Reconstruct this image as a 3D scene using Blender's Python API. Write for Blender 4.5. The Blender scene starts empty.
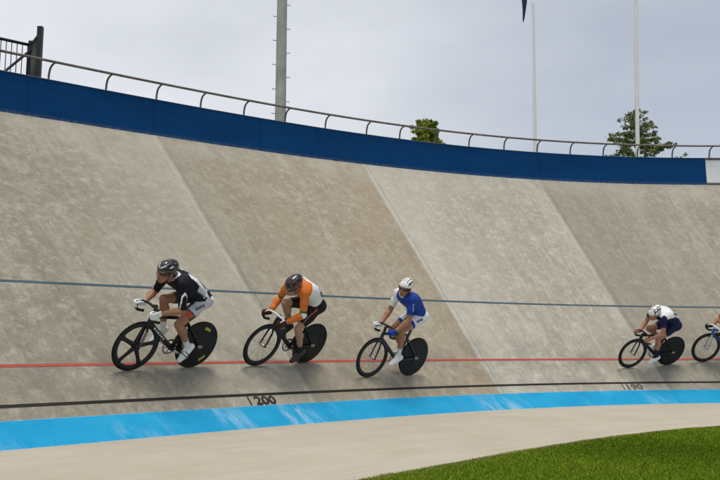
import bpy, bmesh, math, random
import numpy as np
from mathutils import Vector, Matrix
from mathutils.bvhtree import BVHTree
from mathutils import noise as mnoise
random.seed(4); rng = np.random.default_rng(7)
S = bpy.context.scene; COL = S.collection
R = math.radians

# ------------------------------------------------------------------ camera
CAM_H = 0.968
F_PX, PITCH, ROLL = 854.7, 0.1331, 0.0024
cd = bpy.data.cameras.new('camera'); cam = bpy.data.objects.new('camera', cd); COL.objects.link(cam)
cd.sensor_width = 36; cd.lens = F_PX/720*36; cd.clip_start = .05; cd.clip_end = 6000
cam.matrix_world = Matrix.Translation((0, 0, CAM_H)) @ Matrix.Rotation(math.pi/2+PITCH, 4, 'X') @ Matrix.Rotation(ROLL, 4, 'Z')
S.camera = cam

# ------------------------------------------------------------------ sky and sun
SUN_EL, SUN_AZ = 76, 197          # high, a little behind the camera (azimuth from +Y towards -X)
w = bpy.data.worlds.new('World'); S.world = w; w.use_nodes = True
N, LK = w.node_tree.nodes, w.node_tree.links
N.clear()
wo = N.new('ShaderNodeOutputWorld'); bg = N.new('ShaderNodeBackground'); bg.inputs['Strength'].default_value = .094
sky = N.new('ShaderNodeTexSky'); sky.sky_type = 'NISHITA'; sky.sun_disc = False
sky.sun_elevation = R(SUN_EL); sky.sun_rotation = R(-SUN_AZ)
sky.air_density = 1.0; sky.dust_density = 1.6
tc = N.new('ShaderNodeTexCoord')
def wn(t, **k):
    n = N.new(t)
    for a, b in k.items(): setattr(n, a, b)
    return n
mp = wn('ShaderNodeMapping'); mp.inputs['Scale'].default_value = (1, 1, 2.2); LK.new(tc.outputs['Generated'], mp.inputs['Vector'])
n1 = wn('ShaderNodeTexNoise'); n1.inputs['Scale'].default_value = 1.7; n1.inputs['Detail'].default_value = 7; n1.inputs['Roughness'].default_value = .5
LK.new(mp.outputs[0], n1.inputs['Vector'])
# the cloud deck thins out low towards one side of the sky
dp = wn('ShaderNodeVectorMath', operation='DOT_PRODUCT'); LK.new(tc.outputs['Generated'], dp.inputs[0])
dp.inputs[1].default_value = (-.85, .0, .38)
ad = wn('ShaderNodeMath', operation='MULTIPLY_ADD'); LK.new(dp.outputs['Value'], ad.inputs[0]); ad.inputs[1].default_value = .9; ad.inputs[2].default_value = .44
ad2 = wn('ShaderNodeMath', operation='MULTIPLY_ADD'); LK.new(n1.outputs['Fac'], ad2.inputs[0]); ad2.inputs[1].default_value = .5; LK.new(ad.outputs[0], ad2.inputs[2])
rp = wn('ShaderNodeValToRGB'); rp.color_ramp.elements[0].position = .34; rp.color_ramp.elements[1].position = .86
rp.color_ramp.elements[0].color = (.24,)*3+(1,); rp.color_ramp.elements[1].color = (.94,)*3+(1,)
LK.new(ad2.outputs[0], rp.inputs[0])
n2 = wn('ShaderNodeTexNoise'); n2.inputs['Scale'].default_value = 2.6; n2.inputs['Detail'].default_value = 5
mp2 = wn('ShaderNodeMapping'); mp2.inputs['Scale'].default_value = (1, 1, 2.5); mp2.inputs['Location'].default_value = (3.1, 1.2, .4); LK.new(tc.outputs['Generated'], mp2.inputs['Vector']); LK.new(mp2.outputs[0], n2.inputs['Vector'])
cr = wn('ShaderNodeValToRGB'); cr.color_ramp.elements[0].position = .30; cr.color_ramp.elements[1].position = .66
cr.color_ramp.elements[0].color = (6.1, 6.4, 7.0, 1); cr.color_ramp.elements[1].color = (8.0, 8.2, 8.6, 1)
LK.new(n2.outputs['Fac'], cr.inputs[0])
mx = wn('ShaderNodeMix', data_type='RGBA'); LK.new(rp.outputs[0], mx.inputs[0]); LK.new(sky.outputs[0], mx.inputs[6]); LK.new(cr.outputs[0], mx.inputs[7])
LK.new(mx.outputs[2], bg.inputs['Color']); LK.new(bg.outputs[0], wo.inputs['Surface'])

sl = bpy.data.lights.new('sun', 'SUN'); sl.energy = 1.9; sl.angle = R(24); sl.color = (1, .93, .82)
so = bpy.data.objects.new('sun', sl); COL.objects.link(so)
sd = Vector((-math.sin(R(SUN_AZ))*math.cos(R(SUN_EL)), math.cos(R(SUN_AZ))*math.cos(R(SUN_EL)), math.sin(R(SUN_EL))))
so.rotation_euler = sd.to_track_quat('Z', 'Y').to_euler()
S.view_settings.view_transform = 'Standard'; S.view_settings.look = 'None'; S.view_settings.exposure = .12; S.view_settings.gamma = 1
S.view_settings.use_curve_mapping = False

# ------------------------------------------------------------------ helpers
def tag(o, label=None, cat=None, group=None, kind=None):
    for k, v in (('label', label), ('category', cat), ('group', group), ('kind', kind)):
        if v: o[k] = v
    return o
def empty(name, mw=None):
    o = bpy.data.objects.new(name, None); COL.objects.link(o)
    o.empty_display_size = .2
    if mw is not None: o.matrix_world = mw
    return o
def link(name, me, mats=(), parent=None, smooth=True):
    for m in (mats if isinstance(mats, (list, tuple)) else [mats]): me.materials.append(m)
    if smooth and len(me.polygons): me.polygons.foreach_set('use_smooth', [True]*len(me.polygons))
    o = bpy.data.objects.new(name, me); COL.objects.link(o)
    if parent: o.parent = parent
    return o
class MB:
    """collects vertices and faces into one mesh"""
    def __init__(s): s.v = []; s.f = []; s.m = []
    def add(s, V, Fc, mi=0):
        o = len(s.v); s.v += [tuple(map(float, p)) for p in V]; s.f += [tuple(int(i)+o for i in f) for f in Fc]; s.m += [mi]*len(Fc); return s
    def mesh(s, name='mesh'):
        me = bpy.data.meshes.new(name); me.from_pydata(s.v, [], s.f)
        me.polygons.foreach_set('material_index', s.m); me.update(); return me
    def build(s, name, mats, parent=None, smooth=True): return link(name, s.mesh(name), mats, parent, smooth)
    def sweep(s, pts, ra, rb=None, up=(0, 0, 1), n=10, mi=0, caps=True):
        """tube along pts; ra = half width sideways, rb = half height along up; numbers or lists"""
        P = np.array(pts, float); k = len(P); ra = np.broadcast_to(np.array(ra, float), (k,)); rb = ra if rb is None else np.broadcast_to(np.array(rb, float), (k,))
        T = np.gradient(P, axis=0); T /= np.linalg.norm(T, axis=1)[:, None]+1e-12
        a = np.linspace(0, 2*np.pi, n, endpoint=False); V = []
        prev = np.array(up, float)
        for i in range(k):
            u = prev - T[i]*(prev@T[i])
            if np.linalg.norm(u) < 1e-3: u = np.cross(T[i], (1, .3, .2))
            u /= np.linalg.norm(u); prev = u; sd_ = np.cross(T[i], u)
            V += list(P[i]+np.outer(np.cos(a)*ra[i], sd_)+np.outer(np.sin(a)*rb[i], u))
        Fc = [(i*n+j, i*n+(j+1) % n, (i+1)*n+(j+1) % n, (i+1)*n+j) for i in range(k-1) for j in range(n)]
        if caps: Fc += [tuple(range(n))[::-1], tuple((k-1)*n+j for j in range(n))]
        return s.add(V, Fc, mi)
    def lathe_y(s, c, prof, n=48, mi=0, close=True):
        """ring profile of (radius, y) spun round the bike's lateral axis through c"""
        a = np.linspace(0, 2*np.pi, n, endpoint=False); m = len(prof)
        V = [(c[0]+r*math.cos(t), c[1]+y, c[2]+r*math.sin(t)) for t in a for r, y in prof]
        Fc = [(i*m+j, i*m+(j+1) % m, ((i+1) % n)*m+(j+1) % m, ((i+1) % n)*m+j) for i in range(n) for j in range(m if close else m-1)]
        return s.add(V, Fc, mi)
    def box(s, c, h, ax=None, mi=0):
        A = np.eye(3) if ax is None else np.array(ax, float); c = np.array(c, float)
        V = [c+A[0]*h[0]*x+A[1]*h[1]*y+A[2]*h[2]*z for x in (-1, 1) for y in (-1, 1) for z in (-1, 1)]
        return s.add(V, [(0, 1, 3, 2), (4, 6, 7, 5), (0, 4, 5, 1), (2, 3, 7, 6), (0, 2, 6, 4), (1, 5, 7, 3)], mi)
    def ball(s, c, r, ax=None, mi=0, nu=14, nv=9):
        A = np.eye(3) if ax is None else np.array(ax, float); r = np.broadcast_to(np.array(r, float), (3,)); V = []; Fc = []
        for i in range(nv+1):
            t = math.pi*i/nv
            for j in range(nu):
                q = 2*math.pi*j/nu; V.append(np.array(c)+A[0]*r[0]*math.sin(t)*math.cos(q)+A[1]*r[1]*math.sin(t)*math.sin(q)+A[2]*r[2]*math.cos(t))
        for i in range(nv):
            for j in range(nu): Fc.append((i*nu+j, (i+1)*nu+j, (i+1)*nu+(j+1) % nu, i*nu+(j+1) % nu))
        return s.add(V, Fc, mi)

_mats = {}
def mat(name, c, rough=.5, metal=0., var=.12, scale=30., bump=.0, coat=0., spec=.5, c2=None, bscale=None):
    if name in _mats: return _mats[name]
    m = bpy.data.materials.new(name); m.use_nodes = True; nt = m.node_tree; b = nt.nodes['Principled BSDF']
    b.inputs['Roughness'].default_value = rough; b.inputs['Metallic'].default_value = metal
    b.inputs['Coat Weight'].default_value = coat; b.inputs['Specular IOR Level'].default_value = spec
    t = nt.nodes.new('ShaderNodeTexCoord'); n = nt.nodes.new('ShaderNodeTexNoise'); n.inputs['Scale'].default_value = scale; n.inputs['Detail'].default_value = 4
    nt.links.new(t.outputs['Object'], n.inputs['Vector'])
    r = nt.nodes.new('ShaderNodeValToRGB'); r.color_ramp.elements[0].position = .3; r.color_ramp.elements[1].position = .7
    c = np.array(c, float); lo = c*(1-var) if c2 is None else np.array(c2, float)
    r.color_ramp.elements[0].color = (*lo, 1); r.color_ramp.elements[1].color = (*np.minimum(c*(1+(var if c2 is None else 0)), 1), 1)
    nt.links.new(n.outputs['Fac'], r.inputs[0]); nt.links.new(r.outputs[0], b.inputs['Base Color'])
    if bump:
        n3 = n
        if bscale: n3 = nt.nodes.new('ShaderNodeTexNoise'); n3.inputs['Scale'].default_value = bscale; nt.links.new(t.outputs['Object'], n3.inputs['Vector'])
        bp = nt.nodes.new('ShaderNodeBump'); bp.inputs['Strength'].default_value = bump; bp.inputs['Distance'].default_value = .01
        nt.links.new(n3.outputs['Fac'], bp.inputs['Height']); nt.links.new(bp.outputs[0], b.inputs['Normal'])
    _mats[name] = m; return m

class NT:
    """small node-graph builder for the surfaces of the place"""
    def __init__(s, name, rough=.8, spec=.3):
        s.m = bpy.data.materials.new(name); s.m.use_nodes = True; s.t = s.m.node_tree; s.b = s.t.nodes['Principled BSDF']
        s.b.inputs['Roughness'].default_value = rough; s.b.inputs['Specular IOR Level'].default_value = spec
        s.uv = s.t.nodes.new('ShaderNodeTexCoord')
    def put(s, x, i):
        if hasattr(x, 'is_output'): s.t.links.new(x, i)
        else: i.default_value = x
    def map(s, scale=(1, 1, 1), rot=0., loc=(0, 0, 0), src='UV'):
        n = s.t.nodes.new('ShaderNodeMapping'); n.inputs['Scale'].default_value = scale; n.inputs['Rotation'].default_value = (0, 0, rot); n.inputs['Location'].default_value = loc
        s.t.links.new(s.uv.outputs[src], n.inputs['Vector']); return n.outputs[0]
    def noise(s, vec, scale=1., detail=5., rough=.55, dist=0.):
        n = s.t.nodes.new('ShaderNodeTexNoise'); n.inputs['Scale'].default_value = scale; n.inputs['Detail'].default_value = detail; n.inputs['Roughness'].default_value = rough; n.inputs['Distortion'].default_value = dist
        s.t.links.new(vec, n.inputs['Vector']); return n.outputs['Fac']
    def math(s, op, a, b=0., c=0., clamp=False):
        n = s.t.nodes.new('ShaderNodeMath'); n.operation = op; n.use_clamp = clamp
        for x, i in zip((a, b, c), n.inputs): s.put(x, i)
        return n.outputs[0]
    def ramp(s, f, stops):
        n = s.t.nodes.new('ShaderNodeValToRGB'); e = n.color_ramp.elements
        while len(e) < len(stops): e.new(.5)
        for k, (p, c) in zip(e, stops):
            k.position = p; k.color = (*c, 1) if isinstance(c, (tuple, list)) else (c, c, c, 1)
        s.t.links.new(f, n.inputs[0]); return n.outputs[0]
    def mix(s, f, a, b, blend='MIX'):
        n = s.t.nodes.new('ShaderNodeMix'); n.data_type = 'RGBA'; n.blend_type = blend
        s.put(f, n.inputs[0])
        for x, i in ((a, n.inputs[6]), (b, n.inputs[7])): s.put((*x, 1) if isinstance(x, tuple) and len(x) == 3 else x, i)
        return n.outputs[2]
    def sep(s, vec):
        n = s.t.nodes.new('ShaderNodeSeparateXYZ'); s.t.links.new(vec, n.inputs[0]); return n.outputs
    def done(s, col, height=None, strength=.3, dist=.01, rough=None):
        s.put(col, s.b.inputs['Base Color'])
        if height is not None:
            n = s.t.nodes.new('ShaderNodeBump'); n.inputs['Strength'].default_value = strength; n.inputs['Distance'].default_value = dist
            s.t.links.new(height, n.inputs['Height']); s.t.links.new(n.outputs[0], s.b.inputs['Normal'])
        if rough is not None: s.put(rough, s.b.inputs['Roughness'])
        return s.m

# ------------------------------------------------------------------ the shape of the banked turn
CX, CY, R0, Z0, AL = 11.0126, -2.8625, 19.618, -.5268+CAM_H, .7523
KR = (3.7749, -1.3492, -11.2597); KA = (.1334, -.1993); T_TOP = 7.205; TH0 = -.5
TH_A, TH_B = R(-130), R(75)
_tg = np.radians(np.arange(-150, 100, .25))
def _raw(th):
    e = 1.2*np.tanh((np.clip(th, -1.06, .16)-TH0)/1.2)
    return R0+KR[0]*e+KR[1]*e*e+KR[2]*e**3, AL+KA[0]*e+KA[1]*e*e
_rg, _ag = _raw(_tg)
_k = np.exp(-.5*(np.arange(-30, 31)/10)**2); _k /= _k.sum()
_blur = lambda a: np.convolve(np.pad(a, 30, 'edge'), _k, 'valid')
_sm = np.clip((np.abs(_tg-(-.45))-.5)/.12, 0, 1)
_rg = _rg*(1-_sm)+_blur(_rg)*_sm; _ag = _ag*(1-_sm)+_blur(_ag)*_sm
rad = lambda th: np.interp(th, _tg, _rg)
bank = lambda th: np.interp(th, _tg, _ag)
def pol(th, r, z): return np.stack([CX+r*np.sin(th), CY+r*np.cos(th), z+0*th], -1)
def trk(th, t, up=0.):
    """point t metres up the banking from the black line"""
    th = np.asarray(th, float); a = bank(th)
    return pol(th, rad(th)+t*np.cos(a)-up*np.sin(a), Z0+t*np.sin(a)+up*np.cos(a))
def off(th, dr, z, frm_top=False):
    th = np.asarray(th, float)
    if frm_top: a = bank(th); return pol(th, rad(th)+T_TOP*np.cos(a)+dr, Z0+T_TOP*np.sin(a)+z)
    return pol(th, rad(th)+dr, Z0+z)
def project(P):
    x, y, z = np.asarray(P, float)-np.array((0, 0, CAM_H)); c, s = math.cos(PITCH), math.sin(PITCH)
    Y, Z = y*c+z*s, -y*s+z*c; u, v = F_PX*x/Y, -F_PX*Z/Y
    return 360+u, 240+v
def ray(px, py, depth):
    """point of the place seen at a photo pixel, at a known distance along +Y"""
    u, v = (px-360)/F_PX, -(py-240)/F_PX; c, s = math.cos(PITCH), math.sin(PITCH)
    d = np.array((u, c-v*s, s+v*c)); return np.array((0, 0, CAM_H))+d*depth/d[1]
def strip(name, mats, rows, ths, us=None, parent=None, uv=True):
    """rows: list of functions th->points, lofted; UV u = arc metres, v = metres across"""
    ths = np.asarray(ths); G = np.stack([f(ths) for f in rows], 1); n, m = G.shape[:2]
    mb = MB(); mb.add(G.reshape(-1, 3), [(i*m+j, (i+1)*m+j, (i+1)*m+j+1, i*m+j+1) for i in range(n-1) for j in range(m-1)])
    me = mb.mesh(name)
    v = np.concatenate([[0], np.cumsum(np.linalg.norm(np.diff(G[n//2], axis=0), axis=1))]) if us is None else np.array(us)
    L = me.uv_layers.new(name='UV'); idx = np.empty(len(me.loops), int); me.loops.foreach_get('vertex_index', idx)
    L.data.foreach_set('uv', np.stack([ths[idx//m]*22, v[idx % m]], 1).ravel())
    o = link(name, me, mats, parent)
    return o
THS = np.arange(TH_A, TH_B, R(.4))
JOINTS = (-.6645, -.4531, -.2554)

# --- concrete of the banking
def concrete_mat():
    g = NT('banking_concrete', .85, .25)
    U = g.sep(g.map())
    blotch = g.noise(g.map((.55, .45, 1), rot=.35), 1.3, 9, .66, .5)
    streak = g.noise(g.map((2.0, .30, 1), rot=-.10), 1.8, 8, .68)
    fine = g.noise(g.map((5, 1.3, 1), rot=.22), 2.6, 9, .72)
    spot = g.noise(g.map((1, 1, 1), loc=(7, 3, 0)), 2.6, 10, .72, .6)
    grain = g.noise(g.map((1, 1, 1)), 45, 5, .65)
    # streakier towards the far end of the bend, mottled at the near end
    kind = g.math('MAXIMUM', .40, g.math('MULTIPLY_ADD', U[0], .055, 1.06, clamp=True))
    base = g.ramp(blotch, [(.32, (.275, .238, .172)), (.5, (.43, .385, .30)), (.68, (.57, .52, .425))])
    col = g.mix(g.math('MULTIPLY_ADD', kind, .38, .22), base, g.ramp(streak, [(.32, (.28, .245, .18)), (.52, (.44, .395, .31)), (.68, (.59, .545, .455))]))
    col = g.mix(g.ramp(fine, [(.38, .50), (.56, 0.)]), col, (.24, .21, .15))
    col = g.mix(g.ramp(spot, [(.54, 0.), (.68, .70)]), col, (.65, .605, .51))
    col = g.mix(g.ramp(spot, [(.34, .62), (.47, 0.)]), col, (.25, .22, .165))
    wide = g.noise(g.map((.75, .055, 1), rot=-.13, loc=(5, 2, 0)), 1.5, 5, .6)
    col = g.mix(g.math('MULTIPLY', kind, g.ramp(wide, [(.50, 0.), (.64, .55)])), col, (.63, .595, .51))
    col = g.mix(g.ramp(wide, [(.33, .45), (.46, 0.)]), col, (.29, .26, .20))
    mot = g.noise(g.map((1.3, .9, 1), rot=.6, loc=(3, 8, 0)), 3.6, 11, .82, .4)
    col = g.mix(g.ramp(mot, [(.36, .66), (.51, 0.)]), col, (.205, .185, .145))
    mot2 = g.noise(g.map((1.0, 1.1, 1), rot=-.5, loc=(13, 5, 0)), 5.6, 11, .76, .5)
    col = g.mix(g.ramp(mot2, [(.50, 0.), (.62, .65)]), col, (.70, .66, .555))
    trow = g.noise(g.map((5.5, .42, 1), rot=-.12, loc=(21, 4, 0)), 2.0, 9, .74, .2)
    col = g.mix(g.math('MULTIPLY', kind, g.ramp(trow, [(.36, .70), (.50, 0.)])), col, (.27, .245, .19))
    col = g.mix(g.math('MULTIPLY', kind, g.ramp(trow, [(.52, 0.), (.66, .65)])), col, (.66, .62, .53))
    drip = g.noise(g.map((2.6, .07, 1), loc=(31, 4, 0)), 2.0, 6, .65)
    hi = g.math('MULTIPLY', g.math('SUBTRACT', U[1], 4.6), .5, clamp=True)
    col = g.mix(g.math('MULTIPLY', hi, g.ramp(drip, [(.55, 0.), (.68, .55)])), col, (.22, .20, .155))
    # rusty ochre weathering
    och = g.noise(g.map((.5, .22, 1), loc=(2, 9, 0), rot=-.15), 1.6, 6, .6)
    col = g.mix(g.ramp(och, [(.52, 0.), (.68, .42)]), col, (.40, .31, .20))
    # each cast slab has its own tone; the joints follow the fall line
    J = [j*22 for j in JOINTS]
    def step(x): return g.math('GREATER_THAN', U[0], x)
    for x, (c, f) in zip(J, (((.44, .345, .225), .34), ((.68, .64, .555), .55), ((.36, .325, .26), .38))):
        nxt = x+4.6
        msk = g.math('MULTIPLY', step(x), g.math('SUBTRACT', 1., step(nxt)))
        if x == J[1]:   # newer pale concrete fades away from the joint
            msk = g.math('MULTIPLY', msk, g.math('SUBTRACT', 1., g.math('MULTIPLY', g.math('SUBTRACT', U[0], x), .24), clamp=True))
        col = g.mix(g.math('MULTIPLY', msk, f), col, c)
    col = g.mix(g.math('MULTIPLY', g.math('SUBTRACT', 1., step(J[0])), .36), col, (.26, .225, .16))  # left slab darker: its stains, plus lens vignetting painted into the colour
    def near(x, side, width):   # tone that fades away from one side of a joint
        d = g.math('MULTIPLY', g.math('SUBTRACT', U[0], x), side)
        return g.math('MULTIPLY', g.math('GREATER_THAN', d, 0.), g.math('SUBTRACT', 1., g.math('DIVIDE', d, width), clamp=True))
    col = g.mix(g.math('MULTIPLY', near(J[0], -1, 3.2), .42), col, (.60, .555, .46))
    col = g.mix(g.math('MULTIPLY', near(J[0], 1, 2.6), .42), col, (.29, .265, .21))
    col = g.mix(g.math('MULTIPLY', near(J[1], -1, 2.0), .30), col, (.42, .33, .225))
    col = g.mix(g.math('MULTIPLY', near(J[2], -1, 2.4), .34), col, (.62, .58, .49))
    col = g.mix(g.math('MULTIPLY', near(J[2], 1, 4.0), .45), col, (.30, .28, .235))
    wob = g.math('MULTIPLY', g.math('SUBTRACT', g.noise(g.map((1, 1, 1)), .9, 3), .5), .12)
    for x in (J[0]-9.2, J[0]-4.65, *J, J[2]+4.4, J[2]+8.8):
        dist = g.math('ABSOLUTE', g.math('SUBTRACT', g.math('ADD', U[0], wob), x))
        edge = g.math('SUBTRACT', .060 if x in J else .03, dist)
        msk = g.math('MULTIPLY', edge, 26., clamp=True)
        msk = g.math('MULTIPLY', msk, g.ramp(g.noise(g.map((1, .5, 1), loc=(x, 0, 0)), 1.2, 4), [(.35, .10), (.62, .62 if x in J else .22)]))
        col = g.mix(msk, col, (.60, .57, .50))
        d2 = g.math('ABSOLUTE', g.math('SUBTRACT', g.math('ADD', U[0], wob), x+.10))
        col = g.mix(g.math('MULTIPLY', g.math('SUBTRACT', .020, d2), 28. if x in J else 12., clamp=True), col, (.22, .20, .16))
    # dark tyre marks and dirt low on the slope
    low = g.math('SUBTRACT', 1., g.math('MULTIPLY', g.math('ABSOLUTE', g.math('SUBTRACT', U[1], .55)), 1.1), clamp=True)
    dirt = g.noise(g.map((.9, 1.5, 1), loc=(4, 1, 0)), 1.7, 8, .65)
    col = g.mix(g.math('MULTIPLY', low, g.ramp(dirt, [(.42, 0.), (.62, .6)])), col, (.20, .19, .165))
    pale = g.noise(g.map((1.1, .5, 1), loc=(1, 5, 0), rot=.3), 1.5, 8, .7)
    topb = g.math('MULTIPLY', g.math('SUBTRACT', U[1], 6.0), 1.1, clamp=True)
    col = g.mix(g.math('MULTIPLY', topb, g.ramp(pale, [(.4, .1), (.65, .6)])), col, (.58, .54, .46))
    col = g.mix(1., col, (.80, .815, .825), 'MULTIPLY')
    col = g.mix(.3, col, g.ramp(grain, [(.3, (.55, .55, .55)), (.7, (1.4, 1.4, 1.4))]), 'MULTIPLY')
    h = g.math('ADD', g.math('MULTIPLY', fine, .6), g.math('MULTIPLY', grain, .3))
    return g.done(col, h, .35, .01)
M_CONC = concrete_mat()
nT = 26
def _row(t): return lambda th: trk(th, t)
BT, BB, GR = (-.1372, -.133), (-.5664, -.3696), (-3.94, -.4412)
rows = [lambda th: off(th, *BT)]+[_row(t) for t in np.linspace(0, T_TOP, nT)]
us = [-.19]+list(np.linspace(0, T_TOP, nT))
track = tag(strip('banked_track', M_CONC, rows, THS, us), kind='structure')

# --- painted sprint band at the foot of the banking
def blue_mat():
    g = NT('blue_band_paint', .8, .06)
    a = g.noise(g.map((1, 1, 1)), 1.5, 6, .6)
    col = g.ramp(a, [(.3, (.012, .27, .52)), (.7, (.028, .36, .62))])
    scr = g.noise(g.map((1.5, .42, 1), rot=.75), 3.2, 9, .72, .5)
    zone = g.noise(g.map((.42, .2, 1), loc=(3.4, .7, 0)), 1.2, 2)
    m = g.math('MULTIPLY', g.ramp(scr, [(.44, 0.), (.76, .70)]), g.ramp(zone, [(.53, 0.), (.62, 1.)]))
    col = g.mix(m, col, (.62, .72, .78))
    sc2 = g.noise(g.map((5, .5, 1), rot=.6), 2.5, 6, .7)
    col = g.mix(g.ramp(sc2, [(.66, 0.), (.82, .40)]), col, (.55, .68, .76))
    grime = g.noise(g.map((1.2, 1.2, 1), loc=(8, 2, 0)), 1.8, 8, .65)
    col = g.mix(g.ramp(grime, [(.54, 0.), (.76, .25)]), col, (.03, .20, .34))
    V = g.sep(g.map())[1]
    e = g.math('ABSOLUTE', g.math('SUBTRACT', V, .245))
    wear = g.noise(g.map((3, 2, 1)), 3, 6, .7)
    edge = g.math('MULTIPLY', g.math('SUBTRACT', g.math('ADD', e, g.math('MULTIPLY', g.math('SUBTRACT', wear, .5), .06)), .233), 40., clamp=True)
    col = g.mix(edge, col, (.42, .50, .52))
    return g.done(col, a, .1)
strip('blue_sprint_band', blue_mat(), [lambda th: off(th, *BB), lambda th: off(th, *BT)], THS)['kind'] = 'structure'
# --- flat apron
def apron_mat():
    g = NT('apron_concrete', .85, .25)
    a = g.noise(g.map((.16, 1.4, 1)), 1.6, 7, .6)
    b = g.noise(g.map((.7, .7, 1)), 1.2, 7, .6)
    c = g.noise(g.map((.35, 4.5, 1)), 2., 6, .65)
    col = g.mix(.5, g.ramp(a, [(.3, (.43, .375, .285)), (.7, (.53, .475, .38))]), g.ramp(b, [(.3, (.41, .37, .29)), (.7, (.51, .465, .385))]))
    col = g.mix(g.ramp(c, [(.52, 0.), (.7, .35)]), col, (.34, .285, .205))
    gr = g.noise(g.map(), 70, 3)
    col = g.mix(.2, col, g.ramp(gr, [(.3, (.75,)*3), (.7, (1.2,)*3)]), 'MULTIPLY')
    V = g.sep(g.map())[1]
    return g.done(col, gr, .15)
strip('apron', apron_mat(), [lambda th: off(th, *GR), lambda th: off(th, -2.4, -.415), lambda th: off(th, -1.4, -.392), lambda th: off(th, *BB)], THS)['kind'] = 'structure'

# --- lines painted on the track
def line_mat(name, c, wear, c2):
    g = NT(name, .6, .3)
    n = g.noise(g.map((2, 6, 1)), 2.5, 8, .7); k = g.noise(g.map((1, 3, 1)), 1.1, 5)
    col = g.mix(g.ramp(n, [(wear, 0.), (wear+.13, .75)]), g.ramp(k, [(.3, tuple(x*.85 for x in c)), (.7, tuple(min(1, x*1.15) for x in c))]), c2)
    return g.done(col)
def line(name, t, wd, m): strip(name, m, [lambda th: trk(th, t-wd/2, .004), lambda th: trk(th, t+wd/2, .004)], THS)['kind'] = 'structure'
line('black_measurement_line', 0., .044, line_mat('black_line_paint', (.010, .008, .006), .72, (.16, .15, .13)))
line('red_sprinters_line', .632, .046, line_mat('red_line_paint', (.40, .060, .040), .56, (.36, .22, .17)))
line('blue_stayers_line', 2.243, .046, line_mat('stayers_line_paint', (.038, .085, .115), .58, (.17, .20, .20)))

# --- distance marks painted below the black line
def text_mesh(txt, size, bold=.0, track_=1.0):
    c = bpy.data.curves.new('lettering', 'FONT'); c.body = txt; c.size = size; c.offset = bold; c.space_character = track_; c.resolution_u = 3
    o = bpy.data.objects.new('lettering', c); COL.objects.link(o); dg = bpy.context.evaluated_depsgraph_get()
    me = bpy.data.meshes.new_from_object(o.evaluated_get(dg)); bpy.data.objects.remove(o); bpy.data.curves.remove(c)
    V = np.array([v.co[:2] for v in me.vertices]); Fc = [tuple(p.vertices) for p in me.polygons]; bpy.data.meshes.remove(me)
    return V, Fc
M_MARK = line_mat('stencil_paint', (.02, .018, .015), .6, (.2, .19, .16))
M_MARK2 = line_mat('worn_stencil_paint', (.10, .09, .075), .50, (.30, .28, .23))
def distance_mark(txt, th0, th1, tb, tt, alpha_name):
    V, Fc = text_mesh(txt, 1., .024)
    lo, hi = V.min(0), V.max(0); q = (V-lo)/(hi-lo)
    mb = MB(); bw = (th1-th0)
    P = [trk(th0+bw*(.20+.80*a), tb+(tt-tb)*(.0+1.0*b), .005) for a, b in q]
    mb.add(P, Fc)
    r = rad(th0); tk = .018/r
    mb.add([trk(th0-tk/2, tb, .005), trk(th0+tk/2, tb, .005), trk(th0+tk/2, -.03, .005), trk(th0-tk/2, -.03, .005)], [(0, 1, 2, 3)])
    o = mb.build('distance_mark', M_MARK if txt == '200' else M_MARK2, None, False); o['kind'] = 'structure'; return o
distance_mark('200', -.7245, -.7004, -.184, -.032, '')
distance_mark('190', -.3042, -.2822, -.178, -.032, '')

# ------------------------------------------------------------------ ground, infield and the earth bank outside
def ground_mat():
    g = NT('ground_earth', .95, .1)
    a = g.noise(g.map(src='Object'), .15, 8, .6); b = g.noise(g.map(src='Object'), 3, 6, .65)
    col = g.mix(.5, g.ramp(a, [(.3, (.05, .075, .022)), (.7, (.11, .12, .045))]), g.ramp(b, [(.3, (.05, .075, .02)), (.7, (.12, .13, .055))]))
    return g.done(col, b, .4, .05)
M_GROUND = ground_mat()
mb = MB(); ra_ = [0, 60, 300, 1500, 4000]; na = 48
V = [(0, 0, -.06)]+[(r*math.cos(2*math.pi*k/na), r*math.sin(2*math.pi*k/na), -.06) for r in ra_[1:] for k in range(na)]
Fc = [(0, 1+k, 1+(k+1) % na) for k in range(na)]+[(1+i*na+k, 1+(i+1)*na+k, 1+(i+1)*na+(k+1) % na, 1+i*na+(k+1) % na) for i in range(3) for k in range(na)]
mb.add(V, Fc).build('ground', M_GROUND)['kind'] = 'structure'

def lawn_mat():
    g = NT('lawn_soil', .95, .1)
    a = g.noise(g.map(src='Object'), .8, 6, .6); b = g.noise(g.map(src='Object'), 25, 5, .7)
    col = g.mix(.5, g.ramp(a, [(.3, (.07, .14, .008)), (.7, (.12, .20, .014))]), g.ramp(b, [(.3, (.06, .12, .008)), (.7, (.14, .20, .02))]))
    return g.done(col, b, .6, .03)
ths = np.arange(R(-180), R(180), R(1.)); ring = [off(np.clip(t, R(-149), R(99)), GR[0]-.0, GR[1]) for t in ths]
ring = [np.array((CX+np.linalg.norm(p[:2]-np.array((CX, CY)))*math.sin(t), CY+np.linalg.norm(p[:2]-np.array((CX, CY)))*math.cos(t), p[2])) for p, t in zip(ring, ths)]
mb = MB(); n = len(ring); mb.add([(CX, CY, Z0+GR[1])]+ring, [(0, 1+i, 1+(i+1) % n) for i in range(n)])
mb.build('infield_lawn', lawn_mat(), None, False)['kind'] = 'structure'

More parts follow.
